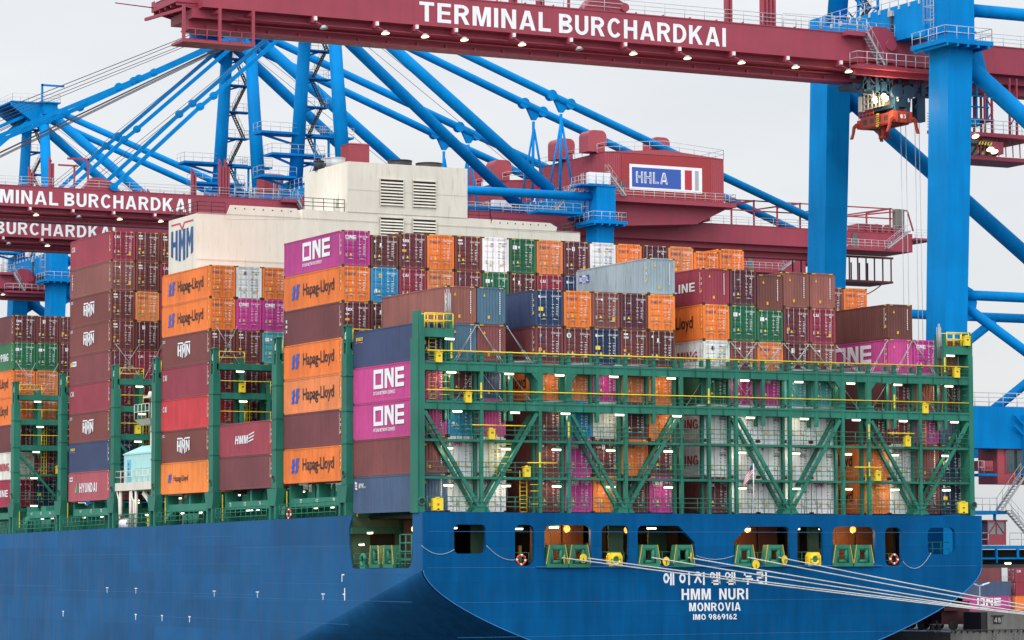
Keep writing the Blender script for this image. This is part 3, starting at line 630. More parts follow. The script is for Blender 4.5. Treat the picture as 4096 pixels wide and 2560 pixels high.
def kor(s, x):   # Korean syllables in a unit cell, drawn as strokes
    V = lambda a, b=0, c_=1: shapes(mb, [rect(a, b, a+.16, c_)], (x, Yt, -5.72), XD, (0,0,1.0)); Hh = lambda a, b, y: shapes(mb, [rect(a, y, b, y+.145)], (x, Yt, -5.72), XD, ZD)
    def ring(cx, cy, r): mb.tube  # ring as flat band
    def O(cx, cy, rx, ry):
        k = 18; b = len(mb.v)
        for i in range(k):
            a = 2*math.pi*i/k
            for f in (1, .5): mb.v.append((x+cx+rx*f*math.cos(a), Yt, -5.72+cy+ry*f*math.sin(a)))
        for i in range(k): j = (i+1) % k; mb.face((b+2*i, b+2*j, b+2*j+1, b+2*i+1))
    if s == 'e': O(.27, .55, .26, .4); Hh(.5, .66, .5); V(.62); V(.84)
    if s == 'i': O(.30, .55, .29, .4); V(.82)
    if s == 'chi':
        Hh(.2, .5, .9); Hh(.04, .68, .72); shapes(mb, [[(.28,.72),(.44,.72),(.16,.14),(0,.2)], [(.34,.55),(.46,.66),(.72,.22),(.58,.14)]], (x, Yt, -5.72), XD, ZD); V(.82)
    if s == 'em': O(.24, .76, .23, .25); Hh(.46, .62, .7); V(.58, .42); V(.8, .42); Hh(.16, .93, 0); Hh(.16, .93, .24); V(.16, 0, .36); V(.8, 0, .36)
    if s == 'nu': V(.16, .58, 1); Hh(.16, .86, .58); Hh(0, 1, .36); V(.44, 0, .4)
    if s == 'ri': Hh(.05, .62, .88); V(.5, .5, .95); Hh(.05, .62, .48); V(.05, .1, .55); Hh(.05, .66, .08); V(.84)
for s, x in (('e', 20.5), ('i', 21.95), ('chi', 23.3), ('em', 24.75), ('em', 26.15), ('nu', 27.75), ('ri', 29.05)): kor(s, x)
mb.build('hull_lettering', LETTER, ship)
# mooring deck inside the stern
mb = MB()
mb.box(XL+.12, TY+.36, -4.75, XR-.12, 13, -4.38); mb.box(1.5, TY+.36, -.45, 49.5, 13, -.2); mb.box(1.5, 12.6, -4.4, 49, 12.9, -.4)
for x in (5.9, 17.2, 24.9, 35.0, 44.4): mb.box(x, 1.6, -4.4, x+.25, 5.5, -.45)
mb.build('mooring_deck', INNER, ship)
mb = MB()   # pale bulkheads with arched doorways seen through the port notch and the openings
mb.box(-.2, 12.2, -4.35, 1.5, 12.35, -.3); mb.box(1.5, 12.2, -1.6, 3.7, 12.35, -.3); mb.box(3.7, 12.2, -4.35, 7.0, 12.35, -.3); mb.cut(); mb.box(16.9, .6, -4.35, 18.2, .8, -.5); mb.cut(); mb.box(4.8, .6, -4.3, 6.0, .8, -.5); mb.cut(); mb.box(22.3, 3.8, -4.3, 24, 4, -.5); mb.cut(); mb.box(35.6, .8, -4.3, 36.6, 1, -.5)
mb.build('bulkhead', paint('bulkhead_green', (.055, .12, .075), .6, .12), ship)
mb = MB()
for y0, y1, x in ((0.2, 11.4, -.25),): mb.rail([(x, y0, -4.35), (x, y1, -4.35)], 1.15, .035, 1.5, 2)
for q in OPEN[1:]: mb.cut(); mb.rail([(q[0]+.1, TY+.7, q[1]-.1), (q[2]-.1, TY+.7, q[1]-.1)], 1.1, .03, .8, 1)
mb.cut(); mb.rail([(-.3, .5, -4.35), (-.3, 2.6, -4.35)], 2.6, .06, 1.0, 3)
mb.build('handrail', GREEN, ship)
def roller(x, y, rz, nm='fairlead'):   # four-roller fairlead: frame of raked cheeks, two uprights, sill and lintel rollers
    mb = MB(); g = Matrix.Rotation(rz, 4, 'Z'); z0 = -4.3
    mb.box(-.95, -.35, 0, .95, .5, .28); mb.box(-.68, -.3, 1.45, .68, .4, 1.75)
    mb.prism([(-.95, -.35, .28), (-.62, -.35, .28), (-.5, -.35, 1.5), (-.68, -.35, 1.75)], (0, .75, 0)); mb.prism([(.95, -.35, .28), (.62, -.35, .28), (.5, -.35, 1.5), (.68, -.35, 1.75)], (0, .75, 0))
    for s_ in (-.42, .42): mb.cyl((s_, -.1, .28), (s_, -.1, 1.46), .17, 14)
    mb.cyl((-.45, -.1, .42), (.45, -.1, .42), .15, 14); mb.cyl((-.45, -.12, 1.42), (.45, -.12, 1.42), .14, 14)
    for sgn in (-1, 1): mb.bar((sgn*.97, -.36, .28), (sgn*.69, -.36, 1.76), .04, .04, 1)
    mb.v = [tuple(g @ Vector(v)+Vector((x, y, z0))) for v in mb.v]
    return mb.build(nm, [LGREEN, AMBER], ship)
FX = (11.0, 12.95, 19.2, 22.3, 27.95, 30.75, 37.2, 39.2)
for x in FX: roller(x, TY+.15, 0)
for y in (7.0, 4.4): roller(-.15, y, R(-90))
for x in (16.25, 34.6):      # yellow closed chocks
    mb = MB(); mb.prism([(-.6+x, TY-.02, -4.3), (x+.6, TY-.02, -4.3), (x+.6, TY-.02, -3.45), (x+.42, TY-.02, -3.15), (x-.42, TY-.02, -3.15), (x-.6, TY-.02, -3.45)], (0, .5, 0))
    mb.torus((x, TY-.05, -3.72), (0, 1, 0), .36, .12, 20, 8, 0); mb.disc((x, TY-.03, -3.72), (0, 1, 0), .3, .02, 18, 1); mb.build('chock', [YEL, LGREEN], ship)
mb = MB(); mb.torus((-.35, 9.4, -3.7), (1, 0, 0), .42, .16, 18, 8); mb.box(-.45, 8.9, -4.35, 0, 9.9, -4.0); mb.build('chock', LGREEN, ship)
mb = MB()
for x in (7.9, 8.75, 33.4): mb.cut(); mb.box(x, .2, -4.35, x+.22, .45, -2.6)
mb.build('bollard_post', paint('post_ochre', (.42, .24, .03), .5, .1), ship)
mb = MB()
for x, y in ((15.6, 3.2), (20.2, 3.4), (38.6, 3.6), (2.9, 3.4)): mb.cut(); mb.disc((x, y, -3.1), (1, .2, 0), .75, .12, 20); mb.disc((x+.7, y, -3.1), (1, .2, 0), .75, .12, 20); mb.cyl((x-.4, y, -3.1), (x+1.2, y, -3.1), .32, 14)
mb.build('winch', paint('winch_rust', (.20, .09, .03), .6, .2), ship)
for x, y, e in ((1.2, 3.2, 420), (13.0, .3, 480), (29.45, .2, 260), (39.6, .3, 520), (21, 5, 90)):   # sodium floodlights under the deckhead
    mb = MB(); mb.tube([(x, y+.12, -1.3), (x, y+.05, -1.3), (x, y-.08, -1.3), (x, y-.14, -1.3)], [.16, .26, .26, .14], 14); mb.build('floodlight', SODIUM, ship)
    l = bpy.data.lights.new('sodium_lamp', 'POINT'); l.energy = e; l.color = (1, .45, .12); l.shadow_soft_size = .2
    lo = bpy.data.objects.new('sodium_lamp', l); col.objects.link(lo); lo.location = (x+.1, y+.5, -1.75)
GLOWBACK = paint('glow_backing_brown', (.065, .028, .016), .7, .3)  # added panels behind the sodium lamps, there to catch their orange glow
for x0, y0, x1, y1, h in ((11.0, 2.8, 15.8, 3.0, -.5), (29.2, 3.0, 34.0, 3.2, -.5), (38.6, 2.8, 43.4, 3.0, -.5), (3.2, .6, 3.4, 9.5, -.5)):
    mb = MB(); mb.box(x0, y0, -4.38, x1, y1, h)
    for k in range(6): f = k/5; mb.box(x0+(x1-x0-.1)*f-(.06 if x1-x0 < 1 else 0), y0+(y1-y0-.1)*f-(.06 if y1-y0 < 1 else 0), -4.3, x0+(x1-x0-.1)*f+.1, y0+(y1-y0-.1)*f+.1, h-.1)
    mb.build('glow_backing', GLOWBACK, ship)
def lamp_at(x, y, z, parent, L=.75, hang=0, along='x'):
    mb = MB(); 
    p, q = ((x-L/2, y, z), (x+L/2, y, z)) if along == 'x' else ((x, y-L/2, z), (x, y+L/2, z))
    mb.bar(p, q, .24, .12, 1); p2 = Vector(p)-Vector((0,0,.11)); q2 = Vector(q)-Vector((0,0,.11)); mb.tube([p2, q2], .085, 8, 0)
    if hang: mb.tube([(x, y, z), (x, y, z+hang)], .03, 5, 1)
    return mb.build('lamp', [LAMP, GREEN], parent)
for x, y, z in ((2.25, TY+.4, -1.15), (7.95, TY+.5, -1.2), (12.75, 2, -1.05), (21.3, 1.5, -1.1), (28.75, TY+1, -1.15), (33.1, TY+.5, -1.15), (37.7, 2, -1.1), (.0, .35, -1.5), (0, 8.9, -1.45), (.4, 11.4, -2.35)): lamp_at(x, y, z, ship, .8, 0, 'x' if x > 1 else 'y')
# ------------------------------------------------------------------ lashing bridges
def posts_x(i): return -.3+i*P*.9998
bridge = MB(); yA, yI = -1.35, -.25
for y in (yA, yI):
    bridge.box(-.1, y, 10.76, 50.3, y+.26, 11.29); bridge.box(-.1, y, 7.78, 50.3, y+.26, 8.28)
    for z in (5.34, 2.48): bridge.box(-.1, y+.05, z, 50.3, y+.2, z+.16)
for z in (11.29, 8.28, 5.5, 2.64): bridge.box(-.1, yA+.1, z-.02, 50.3, yI+.15, z+.03)
for z in (11.3, 8.29): bridge.box(0, yA-.06, z, 50.2, yA-.02, z+.16)
for x0, x1 in ((-.3, 2.35), (47.95, 50.3)):    # end towers
    for y in (yA, yI): bridge.box(x0, y, 13.30, x1, y+.26, 13.92)
    bridge.box(x0, yA+.1, 13.93, x1, yI+.15, 13.98)
for i0, dirs in ((4, 1), (5, -1), (15, 1), (16, -1)):  # haunches beside the portal bays
    x = posts_x(i0)
    for y in (yA+.02, yI+.02):
        for zz, s_ in ((10.76, -1), (8.28, 1)): bridge.prism([(x-.15*dirs*0, y, zz), (x+dirs*-.75, y, zz), (x+dirs*-.15, y, zz+s_*.75)], (0, .2, 0))
bridge = bridge.build('lashing_bridge', GREEN, ship)
LOW = (0, 2, 4, 5, 7, 9, 10, 11, 13, 15, 16, 18, 20)
for i in range(21):
    x = posts_x(i); wd = .26 if i not in (0, 20) else .42
    for y in (yA, yI):
        mb = MB(); z0 = -.1 if i in LOW else 7.0; z1 = 12.35
        if i in (0, 1, 19, 20): z1 = 15.0
        if y == yI and i not in (0, 1, 19, 20): z1 = 12.2
        wv = wd if y == yA else wd-.04
        if i in (4, 5, 15, 16): mb.box(x-.24, y-.01, 8.28, x+.24, y+.27, 10.76)
        mb.box(x-wv/2, y-.03, z0, x+wv/2, y+.29, z1); mb.build('post', GREEN, bridge)
mb = MB(); mb.box(-.62, -1.25, -.1, -.08, .1, 13.2); mb.box(-.55, -1.2, 13.2, -.28, -.1, 15.3); mb.build('post', GREEN, bridge)
mb = MB(); mb.box(50.2, -1.2, -.1, 50.75, .1, 13.2); mb.box(50.3, -1.2, 13.2, 50.55, -.3, 15.2); mb.build('post', GREEN, bridge)
for x, s_ in ((-.35, 1), (50.5, -1)):
    mb = MB(); mb.torus((x, -1.42, .75), (0, 1, 0), .27, .06, 18, 6); mb.disc((x, -1.4, .75), (0, 1, 0), .24, .02, 16, 1); mb.build('pipe_collar', [GREEN, BLACK], bridge)
for a, b, c_ in ((0, 2, 4), (5, 7, 9), (11, 13, 15), (16, 18, 20)):
    for y in (yA-.02, yI-.02):
        for e in (a, c_):
            s_ = 1 if e == a else -1
            mb = MB(); mb.bar((posts_x(e)+s_*.25, y+.14, 7.6), (posts_x(b)-s_*.2, y+.14, .35), .26, .26, 0, (0, 1, 0)); mb.build('brace', GREEN, bridge)
        mb = MB(); x = posts_x(b); mb.prism([(x-.75, y, -.05), (x+.75, y, -.05), (x+.3, y, .55), (x-.3, y, .55)], (0, .3, 0)); mb.build('gusset', GREEN, bridge)
for z, mt, nm, mids in ((.0, GREEN, 1, 2), (2.66, GREEN, 1, 2), (5.52, GREEN, 1, 2)):
    mb = MB(); mb.rail([(.1, yA-.05, z), (50.1, yA-.05, z)], 1.12, .028, 1.25, mids); mb.build('handrail', mt, bridge)
for z in (8.3, 11.32):
    mb = MB()
    for k in (.36, .72): mb.tube([(.1, yA-.08, z+k), (50.1, yA-.08, z+k)], .022, 5)
    for i in range(20): mb.tube([(posts_x(i)+1.25, yA-.08, z-.55), (posts_x(i)+1.25, yA-.08, z+1.0)], .03, 5)
    mb.build('handrail', GREEN, bridge)
    mb = MB(); mb.tube([(.1, yA-.1, z+.95), (50.1, yA-.1, z+.95)], .045, 6); mb.tube([(.1, yI-.1, z+1.0), (50.1, yI-.1, z+1.0)], .04, 6)
    for i in range(20): mb.box(posts_x(i)+.35, yI-.1, z+.1, posts_x(i)+.43, yI-.06, z+.95)
    mb.build('yellow_rail', YEL, bridge)
for x0, x1 in ((-.1, 2.3), (48.0, 50.2)):
    mb = MB(); mb.rail([(x0, yA-.05, 14.0), (x1, yA-.05, 14.0)], 1.1, .045, .8, 1); mb.cut(); mb.rail([(x0, yI, 14.0), (x1, yI, 14.0)], 1.1, .045, .8, 1); mb.build('yellow_rail', YEL, bridge)
for x0, z in ((5.2, 5.5), (9.95, 2.66), (40.0, 2.66), (43.3, 5.5), (7.2, 5.5)):
    mb = MB(); mb.tube([(x0-1.3, yA-.1, z+1.12), (x0+1.3, yA-.1, z+1.12)], .05, 6); mb.build('yellow_rail', YEL, bridge)
for x, z0, z1 in ((.9, 8.3, 11.3), (.9, 11.3, 13.3), (3.8, 5.5, 8.2), (6.1, 2.6, 5.4), (8.7, 0, 2.6), (49.3, 8.3, 11.3), (49.3, 11.3, 13.3), (46.0, 5.5, 7.8), (43.6, 2.6, 5.4), (40.6, 0, 2.6)):
    mb = MB()
    for s_ in (-.3, .3): mb.tube([(x+s_, -.65, z0), (x+s_, -.65, z1+.6)], .035, 5)
    for k in range(int((z1-z0)/.32)+1): mb.tube([(x-.3, -.65, z0+.32*k), (x+.3, -.65, z0+.32*k)], .025, 4)
    if z1-z0 > 2.4:
        for k in range(5): mb.tube([(x+.3, -1.25, z0+.6+k*.5), (x+1.3, -1.25, z0+.6+k*.5)], .03, 4)
    mb.build('ladder', YEL if int(x) % 2 == 0 else GREEN, bridge)
LX = (2.05, 7.0, 11.4, 16.2, 21.4, 28.2, 33.3, 38.3, 42.9, 48.0)
for z, h in ((10.72, 0), (7.74, 0), (4.95, .5), (2.1, .5)):
    for x in LX:
        lamp_at(x+(.5 if z == 7.74 else 0), yA-.28 if h == 0 else yA+.3, z, bridge, .74, h)
        l = bpy.data.lights.new('walkway_lamp', 'POINT'); l.energy = 26; l.color = (1, .86, .66); l.shadow_soft_size = .12
        lo = bpy.data.objects.new('walkway_lamp', l); col.objects.link(lo); lo.location = (x+(.5 if z == 7.74 else 0), yA+.55, z-.35)
for x in (1.9, 48.2): lamp_at(x, yA-.28, 13.27, bridge, .74)
for i, z in ((1, 11.9), (2, 8.9), (4, 3.6), (5, 6), (16, 6.3), (16, 3.2), (17, 8.8), (19, 12), (10, 8.9)):
    mb = MB(); x = posts_x(i); mb.box(x-.14, yA-.05, z-.2, x+.0, yA-.035, z+1.0); mb.build('warning_strip', YEL, bridge)
# bridges farther forward: only their port ends show
def side_bridge(y0, n, name_z=.0, ped=2.4, wide=False):
    b = MB(); yA_, yI_ = y0+.1, y0+1.5; xe = posts_x(n)
    for y in (yA_, yI_):
        for z in (13.2, 10.6, 7.9): b.box(-.2, y, z, xe, y+.26, z+.52)
        for z in (5.2,): b.box(-.2, y+.05, z, xe, y+.2, z+.16)
    for z in (13.72, 11.12, 8.42, 5.36): b.box(-.2, yA_+.1, z, xe, yI_+.1, z+.04)
    b = b.build('lashing_bridge', GREEN, ship); ped_ = MB()
    ped_.frustum((-.55, y0+.25, .2, y0+1.75), (-.55, y0-.1, .25, y0+2.1), .9, 2.35); ped_.box(-.5, y0+.25, ztop(y0)-.04, .15, y0+.6, .9); ped_.box(-.5, y0+1.4, ztop(y0)-.04, .15, y0+1.75, .9)
    ped_.build('pedestal', GREEN, b)
    mb = MB(); mb.box(-.58, y0+.0, 2.36, .1, y0+1.0, 12.8); mb.box(-.5, y0+.1, 12.8, -.05, y0+.35, 15.1); mb.box(-.5, y0+.75, 12.8, -.05, y0+1.0, 15.1); mb.box(-.55, y0+.05, 15.0, 0, y0+1.05, 15.12); mb.box(-.5, y0+.3, 13.7, -.1, y0+.8, 13.8)
    for z in (5.6, 8.2, 11.0): mb.box(-.64, y0-.06, z, .14, y0+1.06, z+.12)
    mb.build('post', GREEN, b)
    mb = MB(); mb.box(-.42, y0+.45, 14.0, -.15, y0+.75, 14.35); mb.tube([(-.3, y0+.6, 14.35), (-.3, y0+.6, 14.6)], [.2, .1], 8); mb.build('floodlight', WHITE, b)
    mb = MB(); mb.torus((-.6, y0+.5, 3.2), (1, 0, 0), .27, .06, 16, 6); mb.disc((-.58, y0+.5, 3.2), (1, 0, 0), .24, .02, 14, 1); mb.build('pipe_collar', [GREEN, BLACK], b)
    for i in range(1, n+1):
        for y in (yA_, yI_):
            mb = MB(); x = posts_x(i); mb.box(x-.17, y-.02, 2.3 if i % 2 == 0 else 7.4, x+.17, y+.28, 14.3 if i < 2 else 12.4); mb.build('post', GREEN, b)
    if n >= 2:
        mb = MB(); mb.bar((-.1, yA_+.1, 7.7), (posts_x(2)-.2, yA_+.1, 2.5), .26, .26, 0, (0, 1, 0)); mb.build('brace', GREEN, b)
        mb = MB(); mb.rail([(0, yA_-.05, 5.4), (xe, yA_-.05, 5.4)], 1.1, .03, 1.2, 2); mb.cut(); mb.rail([(0, yA_-.05, 2.4), (xe, yA_-.05, 2.4)], 1.1, .03, 1.2, 2); mb.build('handrail', GREEN, b)
        mb = MB(); mb.box(3.1, yI_-.3, 5.4, 3.16, yI_-.24, 10.5)
        for k in range(14): mb.box(2.8, yI_-.28, 5.5+.35*k, 3.4, yI_-.25, 5.53+.35*k)
        mb.box(2.78, yI_-.3, 5.4, 2.84, yI_-.24, 10.5); mb.box(3.36, yI_-.3, 5.4, 3.42, yI_-.24, 10.5); mb.build('ladder', YEL, b)
    for z in (8.45, 11.15, 13.75):
        mb = MB(); x1 = xe if z < 13 else 2.4; mb.rail([(0, yA_-.05, z), (x1, yA_-.05, z)], 1.05, .032, 2.5, 0 if z < 13 else 1); mb.build('yellow_rail', YEL, b)
    for x, z in ((1.9, 13.15), (2.2, 10.5), (1.8, 7.85), (1.6, 5.1), (1.6, 2.2)):
        if x < xe+.5: lamp_at(x, yA_-.28, z, b, .72)
    return b
for y0, n in ((12.2, 1), (26.8, 1), (41.3, 4), (55.9, 1), (67.2, 2), (82.9, 1), (98.2, 4)): side_bridge(y0, n)
# hatch coamings, covers, deck edge rail, vents and lamps along the port side
mb = MB()
for y0, y1, z in ((14.4, 26.6, 2.6), (29, 41.2, 2.35), (43.7, 55.9, 2.3), (70, 82.2, 2.1), (84.9, 97.1, 1.95), (100.6, 112.8, 1.9)):
    mb.cut(); mb.box(2.2, y0-.8, -1, 49, y1+.8, 1.0); mb.box(.5, y0+.1, .75, 50, y1-.1, 1.45); mb.box(1.6, y0+2.2, 1.45, 49, y1-1.4, 2.0)
    for k in range(3): mb.box(.5, y0+k*(y1-y0-.5)/2, 1.45, 1.6, y0+k*(y1-y0-.5)/2+.4, z)
    for k in range(3): mb.prism([(1.5, y0+1+k*4, 1.45), (1.5, y0+2+k*4, 1.45), (1.5, y0+1.3+k*4, z), (1.5, y0+1+k*4, z)], (.15, 0, 0))
    for x in (3, 9, 15, 21, 27, 33, 39, 45):
        mb.box(x-.3, y0, 1.45, x+.3, y0+.4, z-.02); mb.box(x-.3, y1-.4, 1.45, x+.3, y1, z-.02)
for y0 in (12.4, 27, 41.5, 56, 67.3, 83, 98.3): mb.cut(); mb.box(.6, y0+.1, -1, 3, y0+1.9, .9)
mb.build('hatch_coaming', paint('coaming_green', (.03, .22, .15), .55, .15, .2), ship)
mb = MB(); mb.box(-.4, 11.5, -1.6, 49, 330, -1.1); mb.build('deck', DGREEN, ship)
mb = MB()
for y0, y1 in ((14.6, 26.4), (29.2, 41), (43.9, 55.7), (57.4, 66.8), (70.2, 82.4), (85.2, 97.6), (100.6, 112)): mb.cut(); mb.rail([(-.42, y0, ztop(y0)-.02), (-.42, y1, ztop(y1)-.02)], 1.25, .04, 1.2, 2)
mb.build('handrail', GREEN, ship)
mb = MB()
for s, y, z in (('73', 40.0, 1.2), ('CC', 36.6, 1.2), ('74', 33.2, 1.2), ('77', 24.2, 1.2), ('CC', 20.8, 1.2), ('78', 17.4, 1.2), ('69', 80, 1.2), ('CC', 77, 1.2), ('70', 74, 1.2), ('65', 95.5, 1.2), ('CC', 92.5, 1.2), ('66', 89.5, 1.2), ('62', 110, 1.2), ('65', 91.5, 1.6)):
    text(mb, s, (.49 if z < 1.5 else 1.59, y, z-.14), SD, ZD, .3, None, .02)
mb.build('hatch_number', LETTER, ship)
for y in (17, 20.4, 33, 34.5, 35.2, 46.5, 51, 60.4, 73, 78.2, 88, 91.2, 108): lamp_at(.3, y, .72, ship, .5, 0, 'y')
for y in (58.4, 63.0): lamp_at(.3, y, 1.9, ship, .8, .6, 'y')
mb = MB()
for y in (53.0, 94.5, 25.6): mb.cut(); mb.tube([(.1, y, -.9), (.1, y, .2), (-.1, y, .45), (-.4, y, .5)], [.28, .28, .34, .42], 14)
for y in (47, 48.2, 49.6, 88.6, 90): mb.cut(); mb.cyl((.1, y, -.9), (.1, y, .55), .3, 12)
mb.build('vent', LGREEN, ship)
for y in (27.4, 42, 84, 99.6, 12.9, 56.3):
    mb = MB()
    for s_ in (0, .5): mb.box(-.42, y+s_-.25, ztop(y), -.38, y+s_-.2, 2.3)
    for k in range(8): mb.box(-.42, y-.25, -.1+.3*k, -.38, y+.3, -.06+.3*k)
    mb.box(.1, y-1.3, -.2, .16, y-1.22, 2.1, 1); mb.build('ladder', [GREEN, YEL], ship)
# ------------------------------------------------------------------ funnel casing
mb = MB(); YF = 57.5
mb.box(4.0, YF, 1, 45.0, YF+7.4, 28.95); mb.box(14.8, YF, 28.95, 35.0, YF+7.4, 29.85); mb.box(19.5, YF-.06, 29.85, 32.4, YF+10.5, 34.75)
mb.prism([(6.9, YF-.02, 28.6), (7.4, YF-.02, 29.9), (14.2, YF-.02, 29.9), (14.6, YF-.02, 29.4), (14.6, YF-.02, 28.9), (7.2, YF-.02, 28.5)], (0, .12, 0))
mb.prism([(34.9, YF-.02, 28.9), (35.2, YF-.02, 29.85), (41.6, YF-.02, 29.8), (42.4, YF-.02, 29.4), (42.2, YF-.02, 28.8)], (0, .12, 0))
sup = mb.build('funnel_casing', CREAM, ship)
mb = MB()
for z in (24.6, 29.0): mb.box(4.0, YF-.08, z, 45, YF-.062, z+.04)
mb.box(19.5, YF-.08, 32.0, 32.4, YF-.065, 32.03)
for i in range(7): mb.disc((7.9+i*.95, YF-.03, 29.6), (0, 1, 0), .07, .04, 8, 1); mb.disc((36+i*.85, YF-.03, 29.55), (0, 1, 0), .07, .04, 8, 1)
mb.build('seam', [paint('seam_cream', (.55, .5, .42), .6, .1), BLACK], sup)
for x0, z0, z1 in ((22.9, 30.65, 33.2), (26.4, 30.65, 33.2), (22.9, 27.0, 29.45), (26.4, 27.0, 29.45)):
    mb = MB(); mb.box(x0, YF-.11, z0, x0+2.55, YF-.07, z1, 1)
    n_ = 8
    for k in range(n_):
        z = z0+.06+k*(z1-z0-.1)/n_; mb.quad((x0+.05, YF-.2, z), (x0+2.5, YF-.2, z), (x0+2.5, YF-.12, z+.14), (x0+.05, YF-.12, z+.14)); mb.box(x0+.05, YF-.22, z-.03, x0+2.5, YF-.12, z)
    for x in (x0, x0+2.5): mb.box(x, YF-.2, z0-.05, x+.06, YF-.07, z1+.05)
    mb.box(x0, YF-.2, z1, x0+2.55, YF-.07, z1+.06); mb.build('louvre', [CREAM, BLACK], sup)
for x, y, r, h, mm in ((27.4, YF+5, 1.22, 1.05, BLACK), (30.6, YF+5, 1.32, .95, DARK), (20.6, YF+5.3, .95, .95, GALV), (18.9+.9, YF+7.5, .5, .9, BLACK), (20.9, YF+9.6, .4, .9, BLACK)):
    mb = MB(); mb.tube([(x, y, 34.7), (x, y, 34.75+h)], r, 24); mb.torus((x, y, 34.75+h), (0, 0, 1), r, .05, 24, 6); mb.build('exhaust_pipe', mm, sup)
mb = MB(); e = 3.985     # the emblem on the port face
mb_o = (e, YF+6.7, 24.75)
sc_ = 5.9
def emb(polys, mi): shapes(mb, [[(x*sc_, y*3.55) for x, y in p] for p in polys], mb_o, SD, ZD, mi)
emb([rect(0,1.0,.40,1.05), rect(.60,1.0,1,1.05), [(.38,1.0),(.42,1.05),(.5,.90),(.5,.80)], [(.62,1.0),(.58,1.05),(.5,.90),(.5,.80)]], 1)
emb([[(0,.18),(.1,.13),(.1,.86),(0,.86)], [(.2,.08),(.3,.03),(.3,.86),(.2,.86)], rect(.1,.42,.2,.56), [(.35,.02),(.45,.0),(.45,.86),(.35,.86)], [(.36,.86),(.45,.86),(.5,.5),(.5,.3)], [(.64,.86),(.55,.86),(.5,.5),(.5,.3)],
     [(.55,.0),(.65,.03),(.65,.86),(.55,.86)], [(.70,.05),(.78,.08),(.78,.86),(.70,.86)], [(.70,.86),(.78,.86),(.86,.5),(.84,.32)], [(.98,.86),(.90,.86),(.84,.5),(.84,.32)], [(.9,.13),(1.0,.18),(1.0,.86),(.9,.86)]], 0)
mb.build('emblem', [paint('emblem_blue', (.02, .10, .26), .45, .05), paint('emblem_red', (.55, .07, .10), .45, .05)], sup)
mb = MB()
mb.rail([(4.2, YF+7.2, 28.97), (4.2, YF+.3, 28.97), (7.0, YF+.3, 28.97)], 1.15, .035, 1.2, 2); mb.cut(); mb.rail([(14.9, YF+.2, 29.87), (19.3, YF+.2, 29.87)], 1.15, .035, 1.1, 2); mb.cut(); mb.rail([(32.6, YF+.2, 29.87), (35, YF+.2, 29.87), (35.2, YF+.3, 28.97), (44.6, YF+.3, 28.97), (44.6, YF+4, 28.97)], 1.1, .035, 1.2, 2)
mb.build('railing', BLACK, sup)
mb = MB(); mb.tube([(18.6, YF+.4, 29.9), (18.6, YF+.4, 31.6), (18.9, YF+.4, 31.6)], .16, 10); mb.box(18.4, YF+.2, 29.9, 18.9, YF+.5, 30.2); mb.build('pipe', CREAM, sup)
# shore-power house on its cream platform, provision crane, raft and mast beside it
ap = MB(); ap.box(-.45, 56.6, 2.95, 3.6, 67.3, 3.7)
for y in (57.5, 61.9, 63.4, 66.2): ap.cyl((-.2, y, -1), (-.2, y, 2.95), .16, 12); ap.cyl((2.8, y, -1), (2.8, y, 2.95), .14, 10)
ap.tube([(-.3, 62.9, 3.2), (-.35, 62.7, 2.3), (-.35, 62.2, 1.9), (-.35, 62.2, -.8)], .1, 8); ap.tube([(-.3, 67.0, 2.95), (-.3, 66.4, 2.1), (-.3, 66.4, -.8)], .1, 8)
ap = ap.build('power_platform', CREAM, ship)
mb = MB(); mb.rail([(3.4, 67.2, 3.7), (-.4, 67.2, 3.7), (-.4, 56.7, 3.7)], 1.1, .04, 1.4, 1); mb.build('railing', CREAM, ap)
mb = MB(); mb.box(.1, 57.0, 3.75, 3.2, 66.2, 6.5); mb.prism([(.1, 57, 6.5), (.1, 66.3, 6.5), (.7, 63.0, 7.15), (.7, 57, 7.15)], (2.4, 0, 0)); mb.box(.04, 57, 6.35, .1, 66.3, 6.5); mb.box(.05, 61.2, 3.75, .1, 61.3, 6.4); mb.box(.05, 57, 5.0, .1, 63.0, 5.08); mb.box(.05, 63.0, 3.75, .1, 63.12, 6.4)
hs = mb.build('power_house', PALE, ap)
mb = MB(); mb.box(.04, 64.2, 3.8, .1, 65.2, 5.9); mb.build('door', paint('door_cyan', (.16, .52, .68), .45, .05), hs)
mb = MB()
for i, ch in enumerate('AMP'): text(mb, ch, (.03, 64.9, 5.3-.5*i), SD, ZD, .33, .34, .03)
mb.build('door_lettering', NAVYL, hs)
mb = MB(); mb.cyl((.3, 57.6, -1), (.3, 57.6, .9), .28, 12); mb.bar((.3, 57.6, .9), (.0, 60.4, 2.7), .3, .4); mb.tube([(.3, 57.6, 1.2), (0, 60.4, 2.75)], .03, 5, 1); mb.box(0, 57.3, .8, .6, 58.1, 1.3); mb.build('provision_crane', [CREAM, WIRE], ship)
mb = MB(); mb.box(-.35, 57.6, -.7, .0, 58.3, .25); mb.rail([(-.4, 57.4, -.8), (-.4, 58.6, -.8)], 1.2, .04, .4, 1, 0); mb.build('crane_cage', YEL, ship)
rf = MB(); rf.tube([(-.1, 64.0, -.15), (-.1, 64.15, -.15), (-.1, 65.6, -.15), (-.1, 65.75, -.15)], [.35, .5, .5, .35], 16); rf.torus((-.1, 64.9, -.15), (0, 1, 0), .5, .03, 18, 5)
tag(rf.build('life_raft', WHITE), 'white life raft canister on the deck edge under the cream platform', 'life raft')
